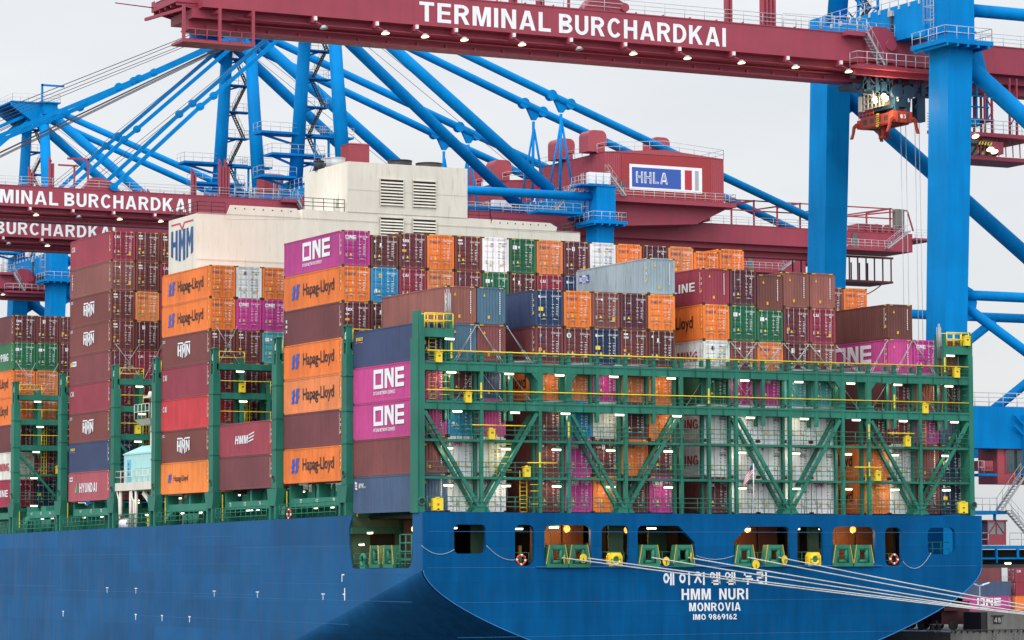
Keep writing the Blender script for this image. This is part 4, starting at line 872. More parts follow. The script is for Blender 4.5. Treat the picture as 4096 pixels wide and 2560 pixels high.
mb = MB(); mb.tube([(1.0, 60.5, 8.4), (1.0, 60.5, 9.1)], .4, 12); mb.frustum((.2, 59.2, 2.0, 62.2), (-.2, 58.6, 2.2, 62.6), 9.1, 9.6); mb.rail([(-.2, 62.6, 9.6), (-.2, 58.6, 9.6)], 1.4, .035, 1, 1); mb.box(.6, 60.2, 9.6, .7, 60.3, 12.0); mb.box(.2, 59.4, 11.6, 1.0, 61.2, 11.75); mb.tube([(.6, 60.3, 11.7), (.6, 60.3, 12.2)], [.35, .2], 10); mb.cyl((1, 60.5, 3.7), (1, 60.5, 8.4), .35, 12); mb.build('radar_mast', CREAM, ship)
mb = MB(); mb.box(-.3, 65.9, .1, -.1, 66.4, .6); mb.box(.1, 49.8, -.5, .3, 50.6, .4); mb.box(.1, 47.6, -.2, .3, 48.2, .3); mb.build('hydrant_box', REDP, ship)
# ------------------------------------------------------------------ loose gear on the ship
def yellow_box(x, y, z, label, lid=False):
    t = thing('gear_box', label, 'box', (x, y, z), 'yellow gear boxes on the lashing bridges'); mb = MB()
    if lid: mb.tube([(0, -.2, .1), (0, .2, .1)], .1, 8); mb.box(-.42, -.2, .05, .42, .2, .98); mb.box(-.12, -.26, .98, .12, .1, 1.06)
    else: mb.box(-.25, -.2, 0, .25, .2, .74); mb.box(-.28, -.24, .74, .28, .24, .8); mb.box(-.12, -.02, .8, .12, .02, .88)
    b = mb.build('box', YEL); b.parent = t
    mb = MB(); mb.box(-.11, -.212, .5, .11, -.2, .56); mb.box(-.08, -.212, .42, .08, -.2, .46); b2 = mb.build('handle', BLACK); b2.parent = t
for x, z, lab, lid in ((1.05, 11.35, 'yellow gear box on the rail inside the green end tower at left', 0), (3.55, 8.32, 'yellow gear box below the left tower, second yellow rail down', 0), (5.55, 5.55, 'yellow gear box over white refrigerated doors near the first long brace', 0),
    (8.6, 2.68, 'yellow gear box right of the first crossing of green braces, low walkway', 0), (.95, .02, 'large round-shouldered yellow locker on deck at the left foot of the stern gantry', 1), (48.9, 11.35, 'yellow gear box on the rail inside the right end tower', 0),
    (45.7, 8.32, 'yellow gear box against a rusty brown container end near the right tower', 0), (43.9, 5.55, 'yellow gear box above white doors right of the last long brace', 0), (40.95, 2.68, 'yellow gear box in front of orange doors at right, low walkway', 0),
    (49.35, .02, 'large round-shouldered yellow locker at the right foot of the stern gantry', 1), (50.0, 14.05, 'yellow gear box on top of the right end tower', 0)):
    yellow_box(x, yA-.05, z, lab, lid)
for x, y, z, lab in ((4.3, 98.3, 5.5, 'yellow gear box on the farthest green gantry at the left edge'), (1.9, 67.4, 8.5, 'yellow gear box on the green gantry before the tall stack'), (2.2, 41.4, 11.2, 'yellow gear box high on the gantry left of the orange stack')): yellow_box(x, y, z, lab)
def rod(p, q, lab, grp):
    p = Vector(p); q = Vector(q); mb = MB(); mb.tube([p, p+(q-p)*.62], .025, 5); d = (q-p).normalized(); a = p+(q-p)*.62; b = p+(q-p)*.78
    s_ = d.cross(Vector((0,1,0))).normalized()*.055; mb.tube([a+s_, b+s_], .02, 4); mb.tube([a-s_, b-s_], .02, 4); mb.tube([b, q], .03, 5); mb.box(*(p-Vector((.05,.05,.05))), *(p+Vector((.05,.05,.05))))
    o = mb.build('lashing_rod', GALV); tag(o, lab, 'lashing rod', grp)
yr = -.12
for xt, sgn, nm in ((4.98, -1, 'steel blue'), (4.98, 1, 'maroon'), (7.5, 1, 'wine'), (25.2, -1, 'white'), (27.75, 1, 'rosy brown'), (27.75, -1, 'rosy brown'), (30.3, 1, 'faded orange'), (30.3, -1, 'faded orange'), (32.8, 1, 'maroon'), (32.8, -1, 'orange'), (35.3, 1, 'brown'), (35.3, -1, 'maroon'), (37.85, 1, 'wide gap'), (43.05, -1, 'pink'), (45.5, 1, 'pink door'), (45.5, -1, 'pink blank end')):
    zt = 14.4 if not 22 < xt < 40 else 13.8
    for k, dx in enumerate((0, .22)):
        rod((xt+sgn*(.08+dx*.3), yr, zt-dx*.6), (xt+sgn*(2.0+dx), yr-.3, 11.45), f"{'upper' if k == 0 else 'lower'} diagonal lashing rod slanting {'right' if sgn > 0 else 'left'} over the {nm} container above the stern gantry", 'lashing rods above the stern gantry')
for xt, sgn, nm in ((.3+2.3, -1, 'pink blank'), (4.9, -1, 'dark brown'), (5.2, 1, 'navy'), (7.7, 1, 'orange side'), (25.4, -1, 'dark green'), (28, 1, 'pink'), (30.2, -1, 'second pink'), (33, 1, 'teal'), (38, 1, 'gap'), (43, -1, 'maroon'), (45.6, 1, 'rusty'), (48.2, 1, 'right tower')):
    rod((xt, yr, 11.0), (xt+sgn*2.0, yr-.25, 8.4), f"thin lashing rod slanting {'right' if sgn > 0 else 'left'} by the {nm} container between the two yellow rails", 'lashing rods between the yellow rails')
for i, (x0, x1, z, nm) in enumerate(((7.6, 10.2, 11.55, 'below the fourth row'), (12.6, 15.5, 11.5, 'below the orange doors'), (16.5, 20.1, 11.5, 'below the rosy brown doors'), (23.5, 27.5, 11.5, 'below the white doors'), (33, 37.5, 11.55, 'below the rosy brown pair'), (37.9, 43.8, 11.5, 'below the pink side'), (42.5, 47.3, 11.45, 'below the pink doors'), (9.6, 13, 8.5, 'one level down at left'), (24, 27, 8.5, 'one level down by dark green'), (33, 38, 8.5, 'one level down by the teal doors'))):
    mb = MB()
    for k in range(5): mb.tube([(x0+.15*k, -1.0+.1*k, z+.05*(k % 3)), (x1-.22*(k % 3), -1.0+.09*k, z+.1*((k+1) % 3))], .03, 5)
    tag(mb.build('lashing_bundle', GALV), f'loose lashing rods in a bundle on the walkway {nm}', 'lashing rods', 'bundles of loose lashing rods')
for y0, rows_ in ((41.3, ((.4, 2.3), (2.4, .5))), (67.2, ((.2, 2.6), (2.6, .2), (4.9, 2.9))), (98.2, ((.3, 2.4), (2.3, .3), (4.8, 2.8), (1.0, 2.6)))):
    nm = {41.3: 'left of the orange stack', 67.2: 'before the tall stack', 98.2: 'at the left edge'}[y0]
    for k, (xa, xb) in enumerate(rows_): rod((xa, y0+1.9, 17.2 if k < 3 else 16.6), (xb, y0+1.2, 13.9), f'{ORD[k+1]} crossed lashing rod from the left on the far gantry {nm}', 'crossed rods on the far gantries')
for x0, z0, nm in ((2.15, 14.2, 'left'), (47.7, 13.0, 'right')):
    mb = MB()
    for k in range(5): mb.tube([(x0+.1*k, -.5, z0), (x0+.1*k+random.uniform(-.05, .05), -.45, z0+2.6+.3*(k % 2))], .035, 5)
    tag(mb.build('lashing_bundle', GALV), f'upright bundle of grey lashing rods standing by the {nm} end tower', 'lashing rods', 'bundles of loose lashing rods')
def ring(x, z, lab, y=TY+.1, ax=(0,1,0)):
    t = thing('life_ring', lab, 'life ring', (x, y, z), 'life rings'); mb = MB(); mb.torus((0,0,0), ax, .36, .09, 24, 8); b = mb.build('ring', ORNG); b.parent = t
    mb = MB()
    for k in range(4):
        a = math.pi/4+k*math.pi/2; mb.torus((0,0,0), ax, .36, .094, 48, 8, 0, ((k*12+5)/48, (k*12+8)/48))
    b = mb.build('reflective_band', WHITE); b.parent = t
ring(8.0, -3.7, 'orange life ring in the narrow opening left of the first winch bay'); ring(42.35, -3.72, 'orange life ring in the narrow opening at right of the transom'); ring(-.47, .15, 'orange life ring on the port rail between two pedestals', 24.2, (1,0,0))
# ensign on the stern rail
fl = thing('ensign', 'small striped flag hanging from a white pole at the stern rail', 'flag', (28.9, TY+.05, -.05)); mb = MB(); mb.tube([(0,0,0), (.03,0,4.0)], .04, 8); b = mb.build('pole', WHITE); b.parent = fl
mb = MB()
for k in range(9):
    for i in range(8):
        x = lambda i: -.02-.115*i; z = lambda i, k: 3.9-.085*k-.07*i-.012*i*i+.05*math.sin(i*.9+k*.2); y = lambda i: .07*math.sin(i*1.3)
        mi = 2 if (i < 3 and k < 5) else k % 2
        mb.quad((x(i), y(i), z(i, k+1)), (x(i+1), y(i+1), z(i+1, k+1)), (x(i+1), y(i+1), z(i+1, k)), (x(i), y(i), z(i, k)), mi)
b = mb.build('cloth', [REDL, WHITE, NAVYL]); b.parent = fl
# mooring lines with rat guards
EN = [(66.0, -8.8, -9.75), (66.0, -8.9, -9.95), (66.0, -9.0, -10.0), (66.0, -9.1, -10.05), (66.0, -9.2, -9.7), (66.0, -9.3, -9.75)]
RS = [(31.1, 'rightmost line, from the far right green fairlead'), (28.2, 'second line from the right, from the fairlead by the hanging guard'), (22.7, 'third line from the right'), (19.4, 'third line from the left, from the middle bay'), (13.4, 'second line from the left'), (11.4, 'leftmost line, from the first green fairlead')]
for (x, nm), e in zip(RS, EN):
    p = Vector((x, TY-.12, -3.55)); q = Vector(e); pts = []
    for i in range(41):
        t = i/40; v = p.lerp(q, t); v.z -= .22*4*t*(1-t); pts.append(v)
    mb = MB(); mb.tube(pts, .05, 8); tag(mb.build('mooring_line', ROPE), f'thick white mooring rope, {nm}', 'mooring rope', 'mooring lines')
for x, z, tilt, lab in ((11.6, -3.68, .9, 'thin yellow rat guard disc edge-on at the leftmost fairlead'), (13.25, -3.6, .2, 'round yellow rat guard disc at the second fairlead'), (20.65, -3.85, .2, 'yellow rat guard disc hanging between the middle fairleads'), (22.95, -3.5, .8, 'narrow yellow rat guard disc on the right middle fairlead'), (28.9, -4.1, .1, 'yellow rat guard disc dangling below the fairlead right of the name'), (31.6, -3.75, .35, 'yellow rat guard disc on the rightmost rope')):
    t = thing('rat_guard', lab, 'rat guard', (x, TY-.25, z), 'yellow rat guards'); mb = MB(); mb.disc((0,0,0), (math.sin(tilt), -math.cos(tilt), 0), .36, .03, 22); b = mb.build('disc', YEL); b.parent = t
    mb = MB(); mb.box(-.03, -.04, -.3, .03, .03, .02); b = mb.build('slot', BLACK); b.parent = t
for (xa, za), (xb, zb), dip, nm in (((-.55, -2.6), (2.2, -2.9), .5, 'left of the first square opening'), ((4.95, -2.6), (7.42, -3.7), .35, 'right of the first square opening'), ((43.1, -3.9), (45.9, -3.2), .9, 'left of the last square opening'), ((23.5, -3.4), (27.0, -3.4), .3, 'between the two wide openings')):
    mb = MB(); mb.tube([(xa+(xb-xa)*i/16, TY-.06, za+(zb-za)*i/16-dip*4*(i/16)*(1-i/16)) for i in range(17)], .018, 5); tag(mb.build('messenger_line', RAIL), f'thin grey line hanging slack on the transom {nm}', 'line')
# ------------------------------------------------------------------ ship-to-shore cranes
def crane(label, yc, dz=0, full=True, front=False):
    t = thing('gantry_crane', label, 'crane', (75, yc, -9.9), 'ship-to-shore gantry cranes')
    def put(mb, name, mats, parent=None):
        if dz: mb.v = [(x, y, z+dz*max(0, min(1, (z+9.9)/40))) for x, y, z in mb.v]
        return mb.build(name, mats, parent or t)
    Y = lambda d: yc+d
    # legs: tapered boxes leaning a little towards the land
    for xo, nm in ((0, 'sea'), (35.6, 'land')):
        for d in (-9.85, 9.85):
            mb = MB(); y0, y1 = Y(d)-1.5, Y(d)+1.5
            mb.frustum((54.85+xo, y0, 56.9+xo, y1), (56.32+xo, y0, 58.9+xo, y1), -7.9, 42.0)
            lg = put(mb, 'leg', BLUE)
            mb = MB(); z0 = 42.02
            mb.box(56.2+xo, y0-.15, z0, 59.0+xo, y1+.15, 46.6); mb.box(56.1+xo, y0-.25, 42.75, 59.1+xo, y1+.25, 42.95)
            if xo == 0: mb.box(56.3, y0, 46.6, 58.9, y1, 47.4)
            put(mb, 'leg_head', BLUE, lg)
            if front and d > 0: continue
            mb = MB(); mb.box(55.0+xo, y0-1.3, 41.55, 60.2+xo, y1+1.0, 41.95)
            for k in range(5): mb.box(55.2+xo+k*1.1, y0-1.3, 41.3, 55.4+xo+k*1.1, y1+.8, 41.55)
            pf = put(mb, 'platform', BLUE)
            mb = MB(); mb.rail([(60.1+xo, y1, 41.95), (60.1+xo, y0-1.2, 41.95), (55.1+xo, y0-1.2, 41.95), (55.1+xo, y1+.9, 41.95)], 1.15, .035, 1.4, 1); put(mb, 'railing', RAIL, pf)
            if xo == 0 or True:   # caged ladder on the seaward face
                mb = MB(); x = 55.75+xo; yl = Y(d)+.2
                for s_ in (-.25, .25): mb.tube([(x, yl+s_, 42), (x, yl+s_, 48.5)], .03, 5)
                for k in range(20): mb.tube([(x, yl-.25, 42.2+.32*k), (x, yl+.25, 42.2+.32*k)], .022, 4)
                for k in range(4): mb.torus((x-.35, yl, 44+1.2*k), (0, 0, 1), .4, .025, 12, 4)
                for a in (-.38, -.2, .2, .38): mb.tube([(x-.35-.38*math.cos(a), yl+a, 43.6), (x-.35-.38*math.cos(a), yl+a, 48.4)], .02, 4)
                put(mb, 'ladder', RAIL, lg)
        mb = MB(); x0 = 56.0+xo
        mb.prism([(x0, Y(-8.2), 42.9), (x0, Y(-6), 43.1), (x0, Y(6), 43.1), (x0, Y(8.2), 42.9), (x0, Y(8.2), 46.3), (x0, Y(-8.2), 46.3)], (2.4, 0, 0))
        pb = put(mb, 'portal_beam', BLUE)
        mb = MB(); mb.rail([(x0+.1, Y(-8), 46.3), (x0+.1, Y(8.5), 46.3)], 1.1, .035, 1.4, 1)
        for k in range(10): mb.box(x0-.12, Y(-7.5)+1.6*k, 45.9, x0, Y(-7.3)+1.6*k, 46.3)
        put(mb, 'railing', RAIL, pb)
        if xo == 0:
            mb = MB(); mb.box(x0-.3, Y(-3.4), 45.4, x0-.02, Y(-2.7), 45.9, 1); mb.box(x0-.2, Y(-3.2), 43.6, x0-.02, Y(-2.9), 45.4)
            mb.tube([(x0-.1, Y(-3.05)+i*.35, 43.6-1.5*(1-(1-i/12)**2)+.0*i+.9*(i/12)**3) for i in range(13)], .09, 7); put(mb, 'power_cable', [WIRE, GALV], pb)
    mb = MB(); mb.box(56.4, Y(-11.2), 47.42, 59.2, Y(-8.6), 50.1)
    for k in range(12): mb.box(56.36, Y(-11.15)+k*.21, 47.5, 56.4, Y(-11.07)+k*.21, 50.0); mb.box(56.45+k*.23, Y(-11.24), 47.5, 56.53+k*.23, Y(-11.2), 50.0)
    mb.frustum((56.3, Y(-11.3), 59.3, Y(-8.5)), (56.8, Y(-10.8), 58.8, Y(-9)), 50.1, 50.3); put(mb, 'electrical_house', REDP)
    # braces of the two portal sides
    for d in (-9.85, 9.85):
        for p, q, r in (((58.6, 45.2), (92, 45.3), .58), ((58.6, 40.7), (91.5, 17.8), .78), ((57.4, 19.6), (91.8, 19.6), .45), ((58.2, 18.9), (74, 9.6), .45), ((61.5, 9.4), (76, 19.2), .42)):
            mb = MB(); mb.tube([(p[0], Y(d), p[1]), (q[0], Y(d), q[1])], r, 20); put(mb, 'brace', BLUE)
        mb = MB(); mb.box(57.2, Y(d)-1.3, 6.0, 92.5, Y(d)+1.3, 9.7); sb = put(mb, 'sill_beam', BLUE)
        mb = MB(); mb.rail([(57.2, Y(d)-1.3, 9.7), (92, Y(d)-1.3, 9.7)], 1.2, .035, 1.5, 2); put(mb, 'railing', RAIL, sb)
        for p in ([(58.7, 42.3), (60.9, 41.6), (61.5, 39.6), (58.6, 37.8)], [(58.0, 20.9), (59.6, 20.1), (60, 19), (59.7, 17.6), (57.9, 17)], [(58.9, 46.2), (60.3, 45.7), (60.3, 44.6), (58.9, 43.8)]):
            mb = MB(); mb.prism([(x, Y(d)-.06, z) for x, z in p], (0, .12, 0)); put(mb, 'gusset', BLUE)
        for xo in (0, 35.6):
            mb = MB(); e_ = 3.2 if d < 0 else 0; mb.box(54.6+xo, Y(d)-4+e_, -8.3, 58.2+xo, Y(d)+4+e_, -7.4); mb.box(55+xo, Y(d)-1.5, -8.2, 57+xo, Y(d)+1.5, -7.0)
            for k in (-3.2, -1.1, 1.1, 3.2): mb.box(55.2+xo, Y(d)+k-.8+e_, -9.4, 57.9+xo, Y(d)+k+.8+e_, -8.3); mb.disc((55.05+xo, Y(d)+k+e_, -9.45), (1,0,0), .45, .25, 16, 1); mb.disc((56.4+xo, Y(d)+k-.85+e_, -9.45), (0,1,0), .45, .2, 16, 1)
            put(mb, 'bogie', [paint('bogie_maroon', (.07, .015, .02), .6, .2), DARK])
    # boom with its rail girder and lettering
    F = -3.5
    mb = MB(); mb.box(-11, Y(F), 40.9, 147, Y(-F), 43.45); mb.box(-11, Y(F)-.05, 43.40, 147, Y(F)+.25, 43.5); mb.box(-11.5, Y(-2.5), 40.15, 136, Y(2.5), 40.9); mb.box(-11.5, Y(-1.5), 39.45, 136, Y(0), 40.15); mb.box(-11.5, Y(-1.75), 39.33, 136, Y(.2), 39.45)
    k = -10
    while k < 57: mb.box(k, Y(-1.72), 39.45, k+.22, Y(-1.5), 39.72); mb.box(k+1.3, Y(F)-.01, 43.52, k+1.36, Y(F)+.3, 43.62); k += 2.7
    mb.tube([(-8, Y(-2.9), 40.3), (50, Y(-2.9), 40.3)], .08, 6); mb.tube([(-8, Y(-2.3), 39.9), (50, Y(-2.3), 39.9)], .06, 6)
    boom = put(mb, 'boom', RED)
    mb = MB(); caps(mb, 'TERMINAL', (8.3, Y(F)-.02, 41.24), XD, ZD, 1.66, 12.4); caps(mb, 'BURCHARDKAI', (21.5, Y(F)-.02, 41.24), XD, ZD, 1.66, 16.6); put(mb, 'boom_lettering', LETTER, boom)
    mb = MB(); mb.rail([(-10, Y(F)+.1, 43.5), (56, Y(F)+.1, 43.5)], 1.1, .03, 2.0, 2); mb.cut(); mb.rail([(62, Y(F)+.1, 43.5), (146, Y(F)+.1, 43.5)], 1.1, .03, 2.0, 2); mb.cut(); mb.rail([(-10, Y(-F)-.1, 43.5), (56, Y(-F)-.1, 43.5)], 1.1, .03, 2.0, 2); put(mb, 'railing', RAIL, boom)
    for i, x in enumerate((-.6, 4.96, 8.6, 12.25, 17.7, 23.2, 28.5, 33.9, 39.4, 45, 50.6)):   # floodlights on brackets
        mb = MB(); mb.box(x-.85, Y(F)-.1, 40.35, x-.55, Y(F)+.45, 40.95); mb.box(x-.72, Y(F)-.32, 40.5, x-.5, Y(F)-.1, 40.85, 2); mb.tube([(x-.6, Y(F)-.2, 40.4), (x-.05, Y(F)-.35, 40.12)], .06, 6)
        mb.tube([(x, Y(F)-.4, 40.12), (x+.05, Y(F)-.4, 39.88)], [.16, .36], 14, 3); mb.disc((x+.05, Y(F)-.4, 39.86), (.05, -.12, -1), .34, .05, 14, 1 if i not in (5, 0) else 3)
        put(mb, 'floodlight', [RED, FLOOD, WHITE, GALV], boom)
    for x, h in ((19.9, 3.3), (17.3, 1.9), (38.6, 2.9), (42.3, 4.3), (43.1, 4.3)):   # latch masts
        mb = MB(); mb.box(x-.28, Y(F)+.2, 43.5, x-.05, Y(F)+.7, 43.5+h); mb.box(x+.1, Y(F)+.2, 43.5, x+.33, Y(F)+.7, 43.5+h*.9); mb.prism([(x-.28, Y(F)+.2, 43.4+h), (x+.05, Y(F)+.2, 43.4+h), (x-.3, Y(F)+.2, 44+h)], (0, .5, 0)); put(mb, 'latch_mast', RED, boom)
    mb = MB(); mb.prism([(24.0, Y(F)+.2, 43.5), (28.2, Y(F)+.2, 43.5), (28.2, Y(F)+.2, 44.3), (26.6, Y(F)+.2, 45.0), (25.2, Y(F)+.2, 45.0)], (0, 1.4, 0)); mb.disc((28, Y(F)+.1, 43.95), (0,1,0), .38, .3, 16)
    mb.box(24.6, Y(F)+.4, 44, 24.8, Y(F)+.6, 47.3); mb.box(22.0, Y(F)+.4, 47.1, 24.8, Y(F)+.6, 47.35); mb.box(21.2, Y(-2), 46.4, 23.8, Y(-1.8), 46.6); mb.box(23.2, Y(-2), 43.5, 23.4, Y(-1.8), 46.5); put(mb, 'stay_bracket', RED, boom)
    # boom tip: maintenance platform
    mb = MB(); mb.box(-12.9, Y(-2.4), 41.35, -11, Y(3.3), 41.6); mb.box(-12.9, Y(-2.4), 41.6, -12.75, Y(3.3), 42.2)
    for k in range(5): mb.bar((-12.7, Y(-2.2)+1.3*k, 41.35), (-11.0, Y(-2.2)+1.3*k, 40.95), .14, .3); mb.box(-12.8, Y(-2.3)+1.3*k, 41.1, -11, Y(-2.15)+1.3*k, 41.35)
    mb.box(-12.8, Y(F)-.3, 37.9, -6.6, Y(F)+2.4, 38.1); 
    for x in (-12.7, -9.6, -6.7): mb.box(x-.12, Y(F)-.25, 38.1, x+.12, Y(F)-.05, 40.9); mb.bar((x, Y(F)-.2, 40.6), (x-1.2, Y(2), 40.5), .18, .25)
    for k in range(7): mb.box(-12.6, Y(F)+.1+.33*k, 38.1, -6.8, Y(F)+.16+.33*k, 38.25)
    mb.tube([(-12.9, Y(2.9), 41.7), (-16.2, Y(2.9), 41.85)], .05, 5); tip = put(mb, 'tip_platform', RED, boom)
    mb = MB(); mb.rail([(-12.7, Y(F)-.2, 38.1), (-6.7, Y(F)-.2, 38.1)], .9, .04, 1.0, 1); put(mb, 'railing', RED, tip)
    mb = MB(); mb.box(-12.98, Y(-2.2), 42.0, -12.9, Y(2.2), 43.6); mb.box(-13.01, Y(-1.9), 42.2, -12.98, Y(1.9), 43.4, 1); put(mb, 'tip_sign', [WHITE, BLUEL], tip)
    # hinge platforms and stair
    mb = MB(); mb.box(51.0, Y(F)-1.3, 40.2, 60.5, Y(F)-.05, 40.5); mb.box(51.2, Y(F)-.6, 39.7, 60, Y(F)-.05, 40.2); mb.prism([(52.6, Y(F)-.05, 41), (55.6, Y(F)-.05, 41), (55.6, Y(F)-.05, 43.6), (54.8, Y(F)-.05, 44.2), (53.4, Y(F)-.05, 44.2), (52.6, Y(F)-.05, 43.4)], (0, -.35, 0)); mb.box(50.2, Y(F)-1.0, 43.1, 52.4, Y(F)-.05, 43.5); mb.disc((55.2, Y(F)-.4, 42.6), (0,1,0), .55, .3, 16)
    hp = put(mb, 'hinge_platform', RED, boom)
    mb = MB(); mb.rail([(51.0, Y(F)-.1, 40.5), (51.0, Y(F)-1.3, 40.5), (60.4, Y(F)-1.3, 40.5)], 1.15, .035, 1.1, 1); mb.cut(); mb.rail([(44, Y(F)-.1, 43.5), (50.2, Y(F)-.9, 43.5), (52.3, Y(F)-.9, 43.5)], 1.2, .035, 1.2, 1); put(mb, 'railing', RAIL, hp)
    def flight(mb, p, q, wdt=.8, axis=(0, 1, 0), mi=0):
        p = Vector(p); q = Vector(q); a = Vector(axis)*wdt/2; n = max(3, int((q-p).length/.32))
        for s_ in (-1, 1): mb.bar(p+a*s_, q+a*s_, .06, .2, mi); mb.tube([p+a*s_+Vector((0,0,1)), q+a*s_+Vector((0,0,1))], .025, 4, mi)
        for i in range(n+1):
            c_ = p+(q-p)*i/n; mb.bar(c_-a, c_+a, .24, .05, mi)
            if i % 3 == 0:
                for s_ in (-1, 1): mb.tube([c_+a*s_, c_+a*s_+Vector((0,0,1))], .022, 4, mi)
    mb = MB(); flight(mb, (52.2, Y(F)-.8, 43.4), (54.0, Y(F)-.8, 40.6)); put(mb, 'stair', GALV, hp)
    if front:   # pylon foot and stair tower on the far leg
        mb = MB(); mb.tube([(57.1, Y(8.0), 46), (57.1, Y(4.2), 69.6)], [.95, .8], 20); py = put(mb, 'pylon', BLUE)
        mb = MB()
        for x_, y_ in ((58.4, 6.2), (60.6, 6.2), (58.4, 8.4), (60.6, 8.4)): mb.box(x_, Y(y_), 46, x_+.2, Y(y_)+.2, 60)
        for k in range(6): mb.bar((58.5, Y(6.3), 46.2+2*k), (60.7, Y(6.3), 48.2+2*k), .12, .12); mb.bar((60.7, Y(8.5), 46.2+2*k), (58.5, Y(8.5), 48.2+2*k), .12, .12); mb.box(58.4, Y(6.2), 48+2*k, 60.8, Y(6.4), 48.15+2*k)
        put(mb, 'stair_tower', BLUE, py)
        mb = MB()
        for k in range(6): flight(mb, (58.7, Y(7.4), 46.2+2*k) if k % 2 == 0 else (60.4, Y(7.4), 46.2+2*k), (60.4, Y(7.4), 48.2+2*k) if k % 2 == 0 else (58.7, Y(7.4), 48.2+2*k))
        put(mb, 'stair', DARK, py)
    if front:   # the trolley at the waterside legs and the driver's cabin behind the near leg
        mb = MB(); mb.box(51.6, Y(-3.2), 38.6, 62, Y(-.6), 39.0); mb.box(51.2, Y(-3.6), 39.4, 51.6, Y(-3.3), 40.3)
        for k in range(9): mb.bar((52+k*1.1, Y(-3.3), 38.6+.25*(k % 3)), (53+k*1.1, Y(-.5), 39.3-.3*(k % 2)), .16, .25)
        for x in (52.5, 54.5, 57.5, 60): mb.box(x, Y(-3.4), 38.5, x+.8, Y(-2.4), 39.3)
        mb.box(58.6, Y(-3), 36.0, 59.5, Y(-2.2), 38.2); mb.bar((58.2, Y(-3.1), 37.2), (59, Y(-2.6), 37.9), .2, .3)
        for k in range(7): mb.tube([(52.2+k*1.3, Y(-3.35), 38.4+.2*(k % 3)), (53.2+k*1.3, Y(-3.4), 39.6), (54+k*1.2, Y(-3.3), 38.9)], .05, 5); mb.box(52.6+1.25*k, Y(-3.4), 38.3, 52.9+1.25*k, Y(-3.2), 39.9)
        tr = put(mb, 'trolley', paint('trolley_blue', (.012, .045, .09), .5, .2))
        for x, y, z, r in ((53.6, -3.4, 37.75, .22), (54.7, -3.2, 38.1, .26), (55.1, -3.0, 37.95, .26), (54.0, -2.9, 37.6, .18)):
            mb = MB(); mb.tube([(x, Y(y), z), (x, Y(y)-.2, z-.1)], [r*.6, r], 12, 1); mb.disc((x, Y(y)-.22, z-.11), (0, -1, -.4), r, .06, 12, 0); mb.tube([(x, Y(y), z), (x, Y(y)+.1, 38.5)], .05, 5, 1); put(mb, 'floodlight', [FLOOD, GALV], tr)
        l = bpy.data.lights.new('trolley_lamp', 'POINT'); l.energy = 900; l.color = (1, .75, .4); l.shadow_soft_size = .3; lo = bpy.data.objects.new('trolley_lamp', l); col.objects.link(lo); lo.location = (54.4, Y(-4.2), 37.4)
        mb = MB(); mb.box(63.6, Y(-3.5), 35.0, 72, Y(2.5), 35.35); mb.box(60.0, Y(-3.5), 35.0, 60.9, Y(-2.5), 35.3)
        for x in (64.0, 65.8, 66.6, 68.6, 69.4): mb.box(x, Y(-3.4), 35.3, x+.16, Y(-3.2), 40.6); mb.box(x, Y(2.2), 35.3, x+.16, Y(2.4), 40.6)
        for x in (65.8, 68.6): mb.bar((x, Y(-3.3), 36), (x+1, Y(-3.3), 37.5), .1, .1); mb.bar((x+1, Y(-3.3), 37.5), (x, Y(-3.3), 39), .1, .1)
        mb.box(60.1, Y(-3.3), 35.3, 60.25, Y(-3.15), 40.8)
        for k in range(6): mb.tube([(59.4, Y(-3.4), 35.5+.25*k), (60.2, Y(-3.2), 35.4+.25*k)], .03, 4)
        cf = put(mb, 'cabin_frame', RED)
        mb = MB(); mb.box(64.0, Y(-2.8), 33.3, 67.5, Y(0), 34.9, 1); mb.box(63.9, Y(-3.0), 32.9, 71.5, Y(1), 33.25); mb.box(66.4, Y(-3.2), 33.5, 68.0, Y(-2), 34.6); mb.box(63.9, Y(-2.9), 34.75, 67.6, Y(.1), 35.0)
        for x in (64.0, 65.6, 67.2): mb.box(x, Y(-2.9), 33.25, x+.14, Y(-2.75), 34.9)
        for k in range(8): mb.bar((65+k*.8, Y(-3.3), 33.3), (65.6+k*.8, Y(-2.4), 34.9), .1, .16)
        cb = put(mb, 'driver_cabin', [RED, GLASS], cf)
        mb = MB(); mb.box(65.0, Y(-3.4), 34.2, 66.6, Y(-3.3), 34.5)
        for k in range(5): mb.prism([(65.05+.32*k, Y(-3.42), 34.2), (65.2+.32*k, Y(-3.42), 34.2), (65.32+.32*k, Y(-3.42), 34.5), (65.17+.32*k, Y(-3.42), 34.5)], (0, .02, 0), 1)
        put(mb, 'hazard_board', [BLACK, YEL], cf)
        for x, z in ((64.6, 35.0), (66.2, 33.9), (66.7, 33.7), (70.4, 34.3), (70.9, 33.6)):
            mb = MB(); mb.disc((x, Y(-3.6), z-.1), (0, -.5, -1), .34, .06, 14); mb.tube([(x, Y(-3.5), z-.05), (x, Y(-3.5), z+.3)], .1, 8, 1); put(mb, 'floodlight', [FLOOD, GALV], cf)
        mb = MB(); mb.rail([(63.6, Y(-3.5), 35.35), (72, Y(-3.5), 35.35)], 1.15, .03, 1.1, 2); put(mb, 'railing', RAIL, cf)
        mb = MB(); mb.box(63.5, Y(-2.5), 36.6, 67.5, Y(1.5), 36.8)
        for x in (63.6, 64.6, 65.6, 66.8): mb.box(x, Y(-2.4), 36.8, x+.15, Y(-2.2), 40); mb.box(x, Y(1), 36.8, x+.15, Y(1.2), 40)
        for z in (37.8, 38.8): mb.box(63.5, Y(-2.5), z, 67, Y(-2.3), z+.12)
        mb.box(63, Y(-2.9), 36.0, 65.6, Y(-2.2), 36.6); put(mb, 'machinery_frame', BLUE, cf)
        # checker's cabin, stairs and control booth at the foot
        y0 = Y(-10.3)
